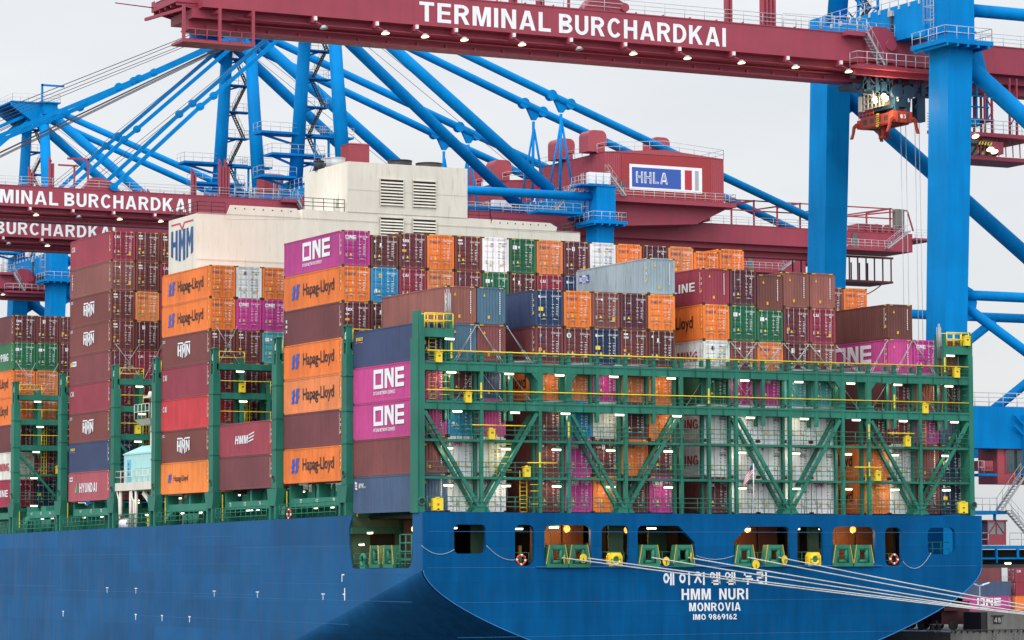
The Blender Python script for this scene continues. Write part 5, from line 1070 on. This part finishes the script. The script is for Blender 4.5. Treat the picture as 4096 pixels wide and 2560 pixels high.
        mb = MB(); mb.box(61.3, y0-.5, 2.9, 67, y0+2.4, 6.2); mb.box(61.1, y0-.7, 6.2, 67, y0+2.5, 6.35)
        for x in (62.4, 64.9): mb.box(x, y0-.75, 6.2, x+.35, y0-.4, 6.9)
        mb.box(59.3, y0-.8, 4.0, 60.6, y0+.2, 4.9)
        for k in range(4): mb.prism([(59.5+.28*k, y0-.83, 4.15), (59.58+.28*k, y0-.83, 4.15), (59.72+.28*k, y0-.83, 4.4), (59.64+.28*k, y0-.83, 4.4)], (0, .02, 0), 1)
        ck = put(mb, 'checker_cabin', [REDP, BLACK], t)
        mb = MB(); mb.box(62.2, y0-.56, 3.9, 64.4, y0-.49, 5.85, 0); mb.box(62.1, y0-.58, 3.8, 62.2, y0-.5, 5.95, 1); mb.box(64.4, y0-.58, 3.8, 64.5, y0-.5, 5.95, 1); mb.box(62.1, y0-.58, 5.85, 64.5, y0-.5, 5.95, 1); mb.box(65.2, y0-.56, 3.9, 66.9, y0-.49, 5.85, 0); put(mb, 'window', [GLASS, RED], ck)
        mb = MB(); mb.box(58.6, y0-1.4, 3.55, 60.6, y0+1, 3.75); mb.box(63.3, y0-1.4, 3.55, 67, y0-.4, 3.8); mb.box(63.6, y0-1.3, 3.6, 63.8, y0-1.1, 9); mb.bar((62.7, y0-1.2, 9.0), (63.7, y0-1.2, 8.1), .14, .2); mb.bar((62.7, y0-1.2, 8.0), (63.7, y0-1.2, 7.2), .14, .2)
        for k in range(5): mb.box(60.6+k*1.15, y0, 6.4, 61.1+k*1.15, y0+1, 7.5)
        mb.box(60.4, y0-.2, 6.35, 67, y0+1.2, 6.6)
        mb.box(58.0, y0-1.5, .2, 61.5, y0+2, .5); mb.box(60.3, y0-1.3, -.4, 60.5, y0-1.1, .2); mb.box(58.0, y0-1.6, -2.85, 70, y0+2.5, -2.55); mb.box(58.0, y0-1.5, -3.75, 70, y0+2.3, -3.6)
        for x in (60.2, 62.5, 64.8): mb.box(x, y0-1.55, -3.7, x+.22, y0-1.4, -2.85)
        mb.box(60.25, y0-1.6, -4.1, 60.35, y0-1.5, -2.85); bp_ = put(mb, 'access_platform', BLUE, t)
        mb = MB(); mb.box(58.0, y0-1.3, -4.5, 71, y0+9, -4.2); mb.box(58, y0+1.8, -4.4, 71, y0+2.2, -2.9); put(mb, 'platform_soffit', DARK, bp_)
        lamp_at(61.9, y0-1.0, -4.0, bp_, .6)
        mb = MB(); flight(mb, (63.3, y0-1.6, 3.7), (60.6, y0-1.6, .55)); mb.cut(); flight(mb, (61.4, y0-1.9, .5), (64.6, y0-1.9, -2.6)); put(mb, 'stair', GALV, bp_)
        mb = MB(); mb.rail([(58.1, y0-1.5, .5), (60.5, y0-1.5, .5)], 1.1, .03, .8, 1); mb.cut(); mb.rail([(58, y0-1.6, -2.55), (59.4, y0-1.6, -2.55)], 1.1, .03, .8, 1); mb.cut(); mb.rail([(61.7, y0-1.6, -2.55), (68, y0-1.6, -2.55)], 1.1, .03, 1.2, 1); mb.cut(); mb.rail([(58.6, y0-1.4, 3.75), (59.2, y0-1.4, 3.75)], 1.1, .03, .8, 1); put(mb, 'railing', RAIL, bp_)
        mb = MB(); mb.box(59.6, y0-1.2, -2.5, 61.6, y0+.6, -1.55); mb.box(59.65, y0-1.15, -1.55, 61.55, y0+.5, -.45, 1); mb.box(59.5, y0-1.3, -.45, 61.7, y0+.7, -.3)
        for x in (59.6, 60.55, 61.5): mb.box(x, y0-1.22, -1.55, x+.1, y0-1.1, -.45)
        mb.bar((59.75, y0-1.2, -1.5), (60.6, y0-1.2, -.5), .07, .07); mb.bar((60.6, y0-1.2, -.5), (61.4, y0-1.2, -1.5), .07, .07); put(mb, 'control_booth', [REDP, paint('booth_glass', (.25, .27, .28), .15, .1, spec=.7)], bp_)
        return t
    # apex, pylons, stays
    AX = 57.6
    mb = MB(); mb.box(AX-1, Y(-5.6), 69.4, AX+1.4, Y(5.6), 71.2); mb.box(AX-1.4, Y(-6), 71.2, AX+1.8, Y(6), 71.4); mb.prism([(AX-6, Y(-4.5), 71.4), (AX-1, Y(-4.5), 71.4), (AX-1, Y(-4.5), 67), (AX-3, Y(-4.5), 68.6), (AX-6, Y(-4.5), 70.6)], (0, .6, 0)); mb.prism([(AX-6, Y(4), 71.4), (AX-1, Y(4), 71.4), (AX-1, Y(4), 67), (AX-3, Y(4), 68.6), (AX-6, Y(4), 70.6)], (0, .6, 0))
    mb.box(AX-6, Y(-4.6), 71.2, AX, Y(4.7), 71.42); mb.box(AX+.1, Y(-1.2), 71.4, AX+.4, Y(-.9), 75); mb.box(AX+.1, Y(-1.2), 74.7, AX+4.0, Y(-.9), 75); ap = put(mb, 'apex_frame', BLUE)
    mb = MB(); mb.rail([(AX-5.9, Y(-4.6), 71.42), (AX+1.7, Y(-5.9), 71.4), (AX+1.7, Y(5.9), 71.4), (AX-5.9, Y(4.6), 71.42), (AX-5.9, Y(-4.6), 71.42)], 1.2, .03, 1.4, 1); put(mb, 'railing', RAIL, ap)
    for s_ in (-1, 1):
        mb = MB(); mb.tube([(57.1, Y(8.0*s_), 46), (57.1, Y(4.2*s_), 69.6)], [.95, .8], 20); py = put(mb, 'pylon', BLUE)
        mb = MB(); mb.tube([(AX+.6, Y(4.0*s_), 69.8), (87.0 if s_ < 0 else 90.2, Y(8.0*s_), 46)], .76, 20); put(mb, 'back_leg', BLUE)
        mb = MB(); mb.tube([(AX+1, Y(3.6*s_), 70.6), (90.4, Y(4*s_), 58.9), (134, Y(4*s_), 43.4)], .54, 16)
        for xx in (89, 91.8): mb.disc((xx, Y(4*s_), 58.9-(xx-90.4)*.36), (0,1,0), .72, 1.0, 16)
        mb.prism([(89.3, Y(4*s_)-.2, 59.0), (91.6, Y(4*s_)-.2, 58.2), (90.8, Y(4*s_)-.2, 57.2), (90.2, Y(4*s_)-.2, 57.2)], (0, .4, 0)); bs_ = put(mb, 'backstay', BLUE)
        mb = MB(); mb.tube([(90.5, Y(4*s_), 57.0), (90.3, Y(4*s_), 46.2)], .2, 10); mb.tube([(90.6, Y(4*s_), 56), (92.4, Y(4*s_), 46.2)], .16, 10); mb.tube([(90.5, Y(4*s_), 56), (89.2, Y(4*s_)+1.2, 46.2)], .14, 10); mb.tube([(90.4, Y(4*s_), 51), (91.5, Y(4*s_), 51)], .1, 8); put(mb, 'hanger', BLUE, bs_)
        for pts in ([(55.6, 69.2), (41, 56.2), (39.2, 54.7), (27.8, 43.9)], [(54.5, 69.4), (33, 58.6), (31, 57.7), (1, 43.8)]):
            pp = [Vector((x, Y(3.7*s_), z)) for x, z in pts]; mb = MB()
            for a, b in zip(pp, pp[1:]): mb.bar(a, b, .30, .5)
            for p in pp: mb.disc(p, (0,1,0), .5, .46, 16); mb.disc(p, (0,1,0), .26, .6, 12)
            put(mb, 'forestay', BLUE)
        for (xa, za), (xb, zb) in (((AX-4, 70.9), (-6, 44)), ((AX-4, 70.6), (-5, 43.8)), ((AX-3, 69.0), (8, 44.5)), ((AX-3, 68.8), (9, 44.4)), ((AX-2, 69.5), (27, 45.5)), ((AX+1, 69), (92, 46.5))):
            mb = MB(); mb.tube([(xa, Y(1.2*s_), za), (xb, Y(1.8*s_), zb)], .035, 5); put(mb, 'hoist_rope', WIRE)
    # zigzag stair by the far pylon
    mb = MB(); pl = MB(); rl = MB(); zz = 46.4; k = 0
    while zz < 67:
        yy = Y(8.0-(zz-46)*.16); x0, x1 = 58.2, 60.6; a = (x0+.4, yy, zz); b = (x1-.2, yy, zz+3.6)
        if k % 2: a = (x1-.2, yy, zz); b = (x0+.4, yy, zz+3.6)
        mb.cut(); pl.cut(); rl.cut(); flight(mb, a, b, .8, (0, 1, 0)); pl.box(57.6, yy-.9, zz+3.5, 61.2, yy+.9, zz+3.65); pl.bar((57.1, yy, zz+2.7), (59.5, yy, zz+3.5), .15, .25)
        rl.rail([(61.1, yy+.8, zz+3.65), (61.1, yy-.8, zz+3.65), (58, yy-.8, zz+3.65)], 1.1, .03, .9, 1); zz += 3.65; k += 1
    for z_, xa, xb in ((47.6, 51.5, 56.5), (50.6, 53.0, 60.5), (53.4, 51.5, 56.8)):
        yy = Y(7.4); pl.cut(); rl.cut(); pl.box(xa, yy-1.5, z_, xb, yy+1.5, z_+.3); pl.bar((xa+.6, yy, z_), (57, yy, z_-1.2), .2, .3); rl.rail([(xb, yy-1.4, z_+.3), (xa, yy-1.4, z_+.3), (xa, yy+1.4, z_+.3)], 1.2, .03, 1.2, 1)
    pl.cut(); rl.cut()
    for x in (59.0, 61.0): pl.box(x, Y(6), 46.3, x+.25, Y(6.25), 53.5)
    pl.box(58.8, Y(5.5), 53.2, 64.5, Y(7.5), 53.45); pl.box(58.8, Y(5.5), 49.6, 63.5, Y(7.5), 49.85); rl.rail([(58.8, Y(5.5), 53.45), (64.5, Y(5.5), 53.45)], 1.2, .03, 1.1, 2); rl.cut(); rl.rail([(58.8, Y(5.5), 49.85), (63.5, Y(5.5), 49.85)], 1.2, .03, 1.1, 1)
    put(mb, 'stair', WIRE if False else DARK, py); put(pl, 'landing', BLUE, py); put(rl, 'railing', RAIL, py)
    # machinery house on the land side
    hx0, hx1, hy0, hy1, hz0, hz1 = 95.2, 113.6, Y(-7.5), Y(11.5), 45.9, 51.8
    mb = MB(); mb.box(hx0, hy0, hz0, hx1, hy1, hz1); mb.prism([(hx0-.1, hy0-.1, hz1), (hx1+.1, hy0-.1, hz1), ((hx0+hx1)/2, hy0-.1, hz1+.75)], (0, hy1-hy0+.2, 0))
    k = hx0+.15
    while k < hx1-.1: mb.box(k, hy0-.05, hz0, k+.1, hy0, hz1); k += .3
    k = hy0+.1
    while k < hy1: mb.box(hx0-.04, k, hz0, hx0, k+.1, hz1); k += .36
    hs = put(mb, 'machinery_house', REDP)
    mb = MB(); mb.box(hx0-1.5, hy0-1.3, 45.1, hx1+1.2, hy1, 45.7); mb.box(hx0+1, hy0+2, 43.5, hx1-1, hy1-3, 45.1); mb.prism([(hx0-1, hy0+.5, 45.1), (hx1+.8, hy0+.5, 45.1), (hx1-4, hy0+.5, 42.8), (hx0-1, hy0+.5, 41.8)], (0, 12, 0)); put(mb, 'house_floor', RED, hs)
    mb = MB(); mb.rail([(hx0-1, hy0-1.2, 45.7), (hx1+1.1, hy0-1.2, 45.7), (hx1+1.1, hy1, 45.7)], 1.2, .035, 1.6, 2); mb.cut(); mb.rail([(hx0, hy1, hz1+.05), (hx0, hy0, hz1+.05), ((hx0+hx1)/2, hy0, hz1+.75), (hx1, hy0, hz1+.05), (hx1, hy1, hz1+.05)], 1.2, .035, 2.2, 1); put(mb, 'railing', RAIL, hs)
    for hx, hy in ((hx0-1.3, hy0+2.2), (hx0-1.3, hy0+11.2), (hx1-8.6, hy0+4.5)):
        mb = MB(); cc_ = lambda cx, cz, a0, a1: [(cx+.8*math.cos(R(a0+(a1-a0)*k/5)), cz+.8*math.sin(R(a0+(a1-a0)*k/5))) for k in range(6)]
        prof = [(0, 0)]+cc_(.8, 2.1, 180, 90)+cc_(2.0, 2.1, 90, 0)+[(2.8, .9), (1.6, .9), (1.4, 0)]
        mb.prism([(hx+x, hy, hz1+.25+z) for x, z in prof], (0, 2.6, 0)); mb.box(hx+1.5, hy+.2, hz1-.3, hx+2.6, hy+2.4, hz1+1.2); put(mb, 'ventilator_hood', REDP, hs)
    cnt = [0]; mb = MB(); sx, sz, sw, sh = 98.9, 46.9, 11.2, 3.45
    yq = hy0-.1
    mb.box(sx-1.2, yq, hz0+.3, sx+sw+1.4, hy0-.05, hz1-.1, 4); yq -= .03
    mb.box(sx, yq-.03, sz, sx+sw, yq+.03, sz+sh, 0); mb.box(sx+.35, yq-.05, sz+.4, sx+7.9, yq-.03, sz+sh-.4, 1); mb.box(sx+8.5, yq-.05, sz+.4, sx+9.6, yq-.03, sz+sh-.4, 2); mb.box(sx+10.1, yq-.05, sz+.4, sx+10.65, yq-.03, sz+sh-.4, 3)
    caps(mb, 'HHLA', (sx+.95, yq-.07, sz+.95), XD, ZD, 1.55, 4.9, 0)    # white letters with a blue inline
    kx = 4.9/(.8+.8+.66+.88+.51); z0 = sz+.95; bl = lambda x0, za, x1, zb: mb.quad((sx+.95+x0*kx, yq-.13, z0+za*1.55), (sx+.95+x1*kx, yq-.13, z0+za*1.55), (sx+.95+x1*kx, yq-.13, z0+zb*1.55), (sx+.95+x0*kx, yq-.13, z0+zb*1.55), 1)
    for ox in (0, .97): bl(ox+.08, .07, ox+.14, .93); bl(ox+.66, .07, ox+.72, .93); bl(ox+.14, .49, ox+.66, .55)
    bl(2.02, .06, 2.08, .93); bl(2.08, .06, 2.54, .12)
    ax = 2.77
    for p in ([(.08,.05),(.14,.05),(.44,.90),(.39,.90)], [(.80,.05),(.74,.05),(.44,.90),(.49,.90)]): mb.poly([(sx+.95+(ax+x)*kx, yq-.13-.004*(p[0][0] > .5), z0+z*1.55) for x, z in p], 1)
    put(mb, 'house_sign', [LETTER, paint('sign_blue', (.035, .10, .42), .5, .04), REDL, GALV, paint('sign_ground', (.34, .035, .04), .5, .05)], hs)
    mb = MB(); mb.box(hx0+2.2, hy0-.12, 45.9, hx0+3.1, hy0-.04, 48.1); mb.box(hx0+2.35, hy0-.14, 47.0, hx0+2.95, hy0-.12, 47.9, 1); put(mb, 'door', [RED, GLASS], hs)
    mb = MB(); flight(mb, (94.6, hy0-1.6, 48.9), (97.3, hy0-1.6, 45.8)); mb.cut(); flight(mb, (86.5, Y(-9.2), 43.2), (89.8, Y(-9.2), 46.4)); put(mb, 'stair', GALV, hs)
    # rear end: access platforms, air conditioners, cable frame
    mb = MB()
    for x in (91.2, 92.3, 93.4): mb.box(x, Y(-10.6), 47.0, x+.95, Y(-9.8), 48.5)
    put(mb, 'air_conditioner', WHITE)
    mb = MB(); mb.box(89.5, Y(-11.6), 46.55, 94.8, Y(-8.4), 46.75); mb.box(84.0, Y(-10), 42.9, 90.5, Y(-7), 43.2); pf = put(mb, 'platform', BLUE)
    mb = MB(); mb.rail([(89.6, Y(-8.6), 46.75), (89.6, Y(-11.5), 46.75), (94.7, Y(-11.5), 46.75)], 1.1, .03, 1, 1); mb.cut(); mb.rail([(82, Y(-3.7), 43.4), (95, Y(-3.7), 43.4)], 1.1, .035, 1.2, 2); mb.cut(); mb.rail([(84, Y(-9.9), 43.2), (90.4, Y(-9.9), 43.2)], 1.1, .03, 1.2, 1); put(mb, 'railing', RAIL, pf)
    mb = MB(); z = 43.5
    for x in (121, 128.5, 136, 143.5):
        for d in (-3, 3): mb.box(x, Y(d)-.1, z, x+.2, Y(d)+.1, z+3.6)
        mb.bar((x, Y(-3), z+3.5), (x-7, Y(-3), z+2.3), .16, .2); mb.box(x, Y(-3), z+3.4, x+.2, Y(3), z+3.6)
    for zz in (z+3.4, z+2.0): mb.box(114, Y(-3.1), zz, 144, Y(-2.9), zz+.16)
    mb.bar((136, Y(-3), z+2), (146.5, Y(-3), z+3.4), .16, .2); mb.bar((146.5, Y(-3), z+3.4), (147.5, Y(-3), z+.5), .16, .2); mb.box(139, Y(-2), z, 143, Y(1), z+1.3); mb.box(147, Y(F)-.8, 42.6, 150.5, Y(3), 42.9)
    for k in range(6): mb.box(140+k, Y(-3.3), z, 140.4+k, Y(-2.4), z+.9+.3*(k % 2))
    mb.box(131, Y(F)-2.2, 40.6, 142, Y(F), 40.9); put(mb, 'cable_frame', RED)
    mb = MB(); mb.box(144.4, Y(-3.2), 43.5, 145.9, Y(-2.4), 47.0); mb.box(136.8, Y(F)-.3, 40.9, 137.6, Y(F)-.05, 43.2); put(mb, 'counter_panel', CONC)
    mb = MB(); mb.rail([(131, Y(F)-2.1, 40.9), (142, Y(F)-2.1, 40.9)], 1.2, .035, 1.1, 2); mb.cut(); mb.rail([(147, Y(F)-.7, 42.9), (150.4, Y(F)-.7, 42.9)], 1.2, .035, 1.1, 2); put(mb, 'railing', RAIL)
    mb = MB(); flight(mb, (131.4, Y(F)-2.4, 43.6), (134.2, Y(F)-2.4, 41.0)); mb.cut(); flight(mb, (141, Y(F)-2.4, 41), (144.8, Y(F)-2.4, 43.6)); put(mb, 'stair', GALV)
    mb = MB(); mb.box(131, Y(-3), 36.4, 144, Y(3), 36.7); mb.box(131, Y(-3.1), 39.8, 144, Y(-2.9), 40.1)
    for k in range(10): mb.box(131+k*1.4, Y(-3.05), 36.7, 131.16+k*1.4, Y(-2.9), 39.8); mb.box(131+k*1.4, Y(2.9), 36.7, 131.16+k*1.4, Y(3.05), 39.8)
    mb.tube([(131+i*.7, Y(-3), 36.3-2.2*4*(i/16)*(1-i/16)) for i in range(17)], .08, 6); put(mb, 'service_cage', paint('cage_maroon', (.10, .02, .03), .6, .15))
    return t
crane('nearest gantry crane: dark red lettered boom across the top, thick blue legs at right', 20.9, 0, True, True)
crane('second gantry crane, its red machinery house and sign behind the cream funnel', 151.5, -1.3)
crane('third gantry crane: blue pylons at upper left, its lettered boom below another', 179.6, -2.0)
crane('farthest gantry crane: small blue apex at the left edge, leg behind the tall stack', 268.6, -.7)
# ------------------------------------------------------------------ spreader hanging from the near crane
sp = thing('spreader', 'red and orange container spreader under its dark blue head block, lit from above', 'spreader', (56.3, 20, 35.2))
SPX, SPY = 55.6, 17.2
def sput(mb, nm, mats): 
    o = mb.build(nm, mats, sp); return o
mb = MB(); x0, x1, y0, y1 = SPX-.1, SPX+2.0, SPY, SPY+5.9
mb.box(x0, y0, 35.7, x1, y0+.5, 36.7); mb.box(x0, y1-.5, 35.7, x1, y1, 36.5); mb.box(x0+.05, y0+.5, 35.6, x0+.5, y1-.5, 36.65); mb.box(x1-.5, y0+.5, 35.6, x1-.05, y1-.5, 36.65); mb.box(x0, y0+1, 35.7, x1, y1-1, 35.95); mb.frustum((x0+.3, y0+.2, x1-.3, y0+1.3), (x0+.6, y0+.3, x1-.6, y0+1.0), 36.6, 37.05); mb.box(x0+.8, y0+2.6, 34.9, x0+1.3, y0+3.2, 35.7); mb.frustum((x0+.6, y0+2.5, x0+1.5, y0+3.4), (x0+.85, y0+2.7, x0+1.25, y0+3.1), 34.6, 35.0)

for k in range(4): mb.box(x0+.02, y0+.9+1.15*k, 35.85, x0+.06, y0+1.5+1.15*k, 36.45, 1)
mb.box(x0+.5, y0-.03, 35.75, x0+.62, y0, 36.6, 1); mb.box(x1-.62, y0-.03, 35.75, x1-.5, y0, 36.6, 1)
for k in range(5): mb.tube([(x0+.3+.3*k, y0+1+.8*k, 36.65), (x0+.4+.3*k, y0+1.4+.8*k, 37.0+.1*(k % 2)), (x0+.7+.2*k, y0+1.8+.8*k, 36.8)], .04, 5, 1)
fr = sput(mb, 'spreader_frame', [paint('spreader_red', (.33, .035, .022), .55, .25, .6), DARK])
for cx, sx_, cy in ((x0, -1, y0), (x1, 1, y0), (x0, -1, y1), (x1, 1, y1)):
    mb = MB(); mb.bar((cx, cy, 36.15), (cx+sx_*.3, cy, 35.85), .26, .3); mb.prism([(cx+sx_*.2, cy-.14, 36.0), (cx+sx_*.42, cy-.14, 35.9), (cx+sx_*.5, cy-.14, 35.3), (cx+sx_*.72, cy-.14, 34.75), (cx+sx_*.5, cy-.14, 34.75), (cx+sx_*.3, cy-.14, 35.4)], (0, .28, 0)); mb.build('flipper', paint('flipper_red', (.24, .03, .018), .55, .2, .5), fr)
mb = MB()
for k in range(6): mb.prism([(x0-.03, y0+2.3, 35.6+.17*k), (x0-.03, y0+2.75, 35.75+.17*k), (x0-.03, y0+2.75, 35.84+.17*k), (x0-.03, y0+2.3, 35.69+.17*k)], (.02, 0, 0), 0)
mb.box(x0-.02, y0+2.3, 35.55, x0-.005, y0+2.75, 36.75, 1); mb.build('hazard_stripe', [BLACK, YEL], fr)
mb = MB(); text(mb, '83', (x0+.75, y0-.02, 36.05), XD, ZD, .36, .62, .03); mb.build('spreader_lettering', LETTER, fr)
mb = MB(); mb.rail([(x0+.1, y0+3.3, 36.6), (x0+.1, y1-.2, 36.6)], .7, .05, .6, 1); mb.build('guard_rail', ORNG, fr)
HB = paint('head_block_blue', (.008, .03, .065), .5, .2)
mb = MB(); mb.box(x0+.1, y0+.2, 37.0, x1-.1, y1-.3, 37.35); mb.frustum((x0+.2, y0+.0, x1-.2, y0+.7), (x0+.2, y0-.1, x1-.2, y0+.8), 37.1, 38.1)
for xx in (x0+.45, x1-.45): mb.disc((xx, y0+.1, 38.45), (0, 1, 0), .66, .45, 22); mb.disc((xx, y1-.8, 38.2), (0, 1, 0), .7, .4, 22); mb.box(xx-.2, y0, 36.7, xx+.2, y0+.4, 37.3)
hb = sput(mb, 'head_block', HB)
mb = MB(); text(mb, '5', (x0+.3, y0-.13, 37.55), XD, ZD, .38, .24, .03); text(mb, '6', (x1-.6, y0-.13, 37.55), XD, ZD, .38, .24, .03); mb.build('block_lettering', LETTER, hb)
mb = MB(); 
for k in range(6): mb.box(x0-.25, y0+1.2+.62*k, 37.25, x0-.15, y0+1.3+.62*k, 39.1)
for z in (37.3, 37.75, 38.2, 38.65, 39.05): mb.box(x0-.25, y0+1.2, z, x0-.15, y0+4.4, z+.09)
mb.box(x0-.1, y0+1.5, 37.35, x0+.8, y0+4.2, 38.5, 1); mb.box(x0-.3, y1-1.2, 37.2, x0+.2, y1-.7, 38.6); mb.build('block_guard', [paint('guard_white', (.6, .66, .7), .4, .08), paint('block_grey', (.2, .19, .15), .5, .2)], hb)
mb = MB()
for xx, yy in ((x0+.1, y0+.2), (x1-.1, y0+.2), (x0+.1, y1-.8), (x1-.1, y1-.8)): mb.tube([(xx, yy, 38.8), (xx, yy, 40.2)], .03, 5)
mb.build('hoist_rope', WIRE, hb)
for x, y in ((58.2, 20), (58.75, 20), (59.9, 20.2), (60.5, 20.4)):
    o = MB().tube([(x, y, 38.4), (x+.2, y, 6)], .028, 5).build('hanging_rope', RAIL); tag(o, 'thin grey rope hanging down between the two blue legs of the near crane', 'rope', 'ropes hanging between the near crane legs')
# ------------------------------------------------------------------ quay furniture and the yard behind
qb = thing('berth_wall', 'dark concrete quay wall block with the berth number 48 at the lower right', 'wall', (60, 6, -9.9)); mb = MB(); mb.box(56.6, 5.4, -9.94, 90, 9, -8.28); b = mb.build('wall', CONC, qb)
mb = MB(); mb.box(56.0, 5.5, -9.94, 56.58, 8, -8.3); mb.box(57.0, 5.3, -8.62, 58.3, 5.4, -8.55); mb.build('fender', BLACK, qb)
mb = MB(); mb.box(57.2, 5.36, -9.3, 58.05, 5.39, -8.65, 1); text(mb, '48', (57.28, 5.35, -9.17), XD, ZD, .42, .66, .02); mb.build('number_plate', [paint('number_grey', (.45, .43, .4), .7, .1), BLACK], qb)
for x, nm in ((53.0, 'left'), (53.65, 'right')):
    mb = MB(); mb.tube([(x, 8.5, -9.95), (x, 8.5, -9.5), (x, 8.5, -9.42), (x, 8.5, -9.3)], [.24, .22, .34, .34], 16); tag(mb.build('bollard', DARK), f'dark iron bollard on the quay edge, {nm} one of the pair under the stern', 'bollard', 'bollards on the quay edge')
for x, nm in ((57.0, 'leftmost'), (57.35, 'second from left'), (59.25, 'third from left'), (59.8, 'rightmost')):
    mb = MB()
    for k in range(7): mb.torus((x+.10-.035*k, 5.12, -9.95-.17*k), (0, 1, 0) if k % 2 else (1, 0, 0), .09, .025, 10, 5)
    tag(mb.build('chain', GALV), f'grey link chain hanging on the quay face under the berth number, {nm}', 'chain', 'chains on the quay face')
mb = MB()
for a, b in ((49.9, 51.0), (52.6, 61.6)): mb.tube([(a, 5.15, -9.98), (a+.25, 5.1, -9.8), (b-.25, 5.1, -9.8), (b, 5.15, -9.98)], .05, 6)
for k in range(14): mb.box(53+k*.65, 5.0, -10.02, 53.1+k*.65, 5.2, -9.82)
tag(mb.build('edge_rail', DARK), 'dark steel tube along the top edge of the quay', 'rail')
o = MB().box(62, 5.1, -11.4, 62.25, 5.19, -10.6).build('wall_marker', WHITE); tag(o, 'small pale marker plate on the quay face', 'plate')
sl = thing('street_lamp', 'grey twin-arm street lamp before the stacked yard containers at lower right', 'lamp', (94.85, 60, -9.9)); mb = MB(); mb.tube([(94.85, 60, -9.9), (94.85, 60, -6.55)], .08, 8); mb.build('pole', GALV, sl)
for s_ in (-1, 1):
    mb = MB(); mb.bar((94.85, 60, -6.6), (94.85+s_*.5, 60, -6.48), .1, .08); mb.prism([(94.85+s_*.35, 59.8, -6.55), (94.85+s_*1.1, 59.8, -6.35), (94.85+s_*1.25, 59.8, -6.22), (94.85+s_*.5, 59.8, -6.4)], (0, .4, 0)); mb.build('lamp_head', WHITE, sl)
mb = MB(); z = -9.95
mb.bar((55, 30, z), (55.9, 30, -8.0), .2, .2)
YY = 292; GZ = -16.88
def yard(kind, xr, tier, lab, y=YY):
    t = container(kind, 0, 0, 0, HC, lab, 'containers stacked in the yard', False)
    t.matrix_basis = Matrix.Translation((xr-LEN, y, GZ+tier*(HC+GAP))) @ Matrix.Rotation(R(-90), 4, 'Z') @ Matrix.Translation((-W, 0, 0))
    return t
def yside(kind, xr, tier, lab, sk=None, x_text=0):
    t = yard(kind, xr, tier, lab)
    if sk:   # lettering on the long side that faces the camera
        mb, mats = side_text(sk, HC); o = inst('side_lettering', cmesh(('sd', sk, HC), lambda: mb, 'side_lettering', mats), t); o.matrix_basis = Matrix.Translation((W, LEN, 0)) @ Matrix.Rotation(math.pi, 4, 'Z')
    return t
XQ = 268.2
for kind, xr, tier, lab, sk in (('wine', XQ-2.2, 3, 'plain red container topmost at left of the yard stack beyond the transom', None), ('nykb', XQ, 2, 'navy container in the yard stack, under the plain red one', None), ('one', XQ, 1, 'pink container in the yard behind the street lamp, large white lettering', 'one'), ('cai', XQ-1, 0, 'red container at the bottom of the yard stack', None),
    ('cai', XQ+13.2, 3, 'red container topmost at the right edge of the yard stack', 'cai'), ('kln', XQ+13.4, 2, 'cherry red container at the right edge, second from the top in the yard', 'kline'), ('hl', XQ+13.2, 1, 'orange container at the right edge of the yard beside the pink one', None), ('cai', XQ+13.2, 0, 'red container at the right edge, lowest in the yard', None),
    ('wine', XQ+13.0, 4, 'dusky red container above the right yard stack, under the blue crane deck', None), ('hmm', XQ-2.2, 4, 'brown red container hidden high in the yard stack behind the crane deck', None)): yside(kind, xr, tier, lab, sk)
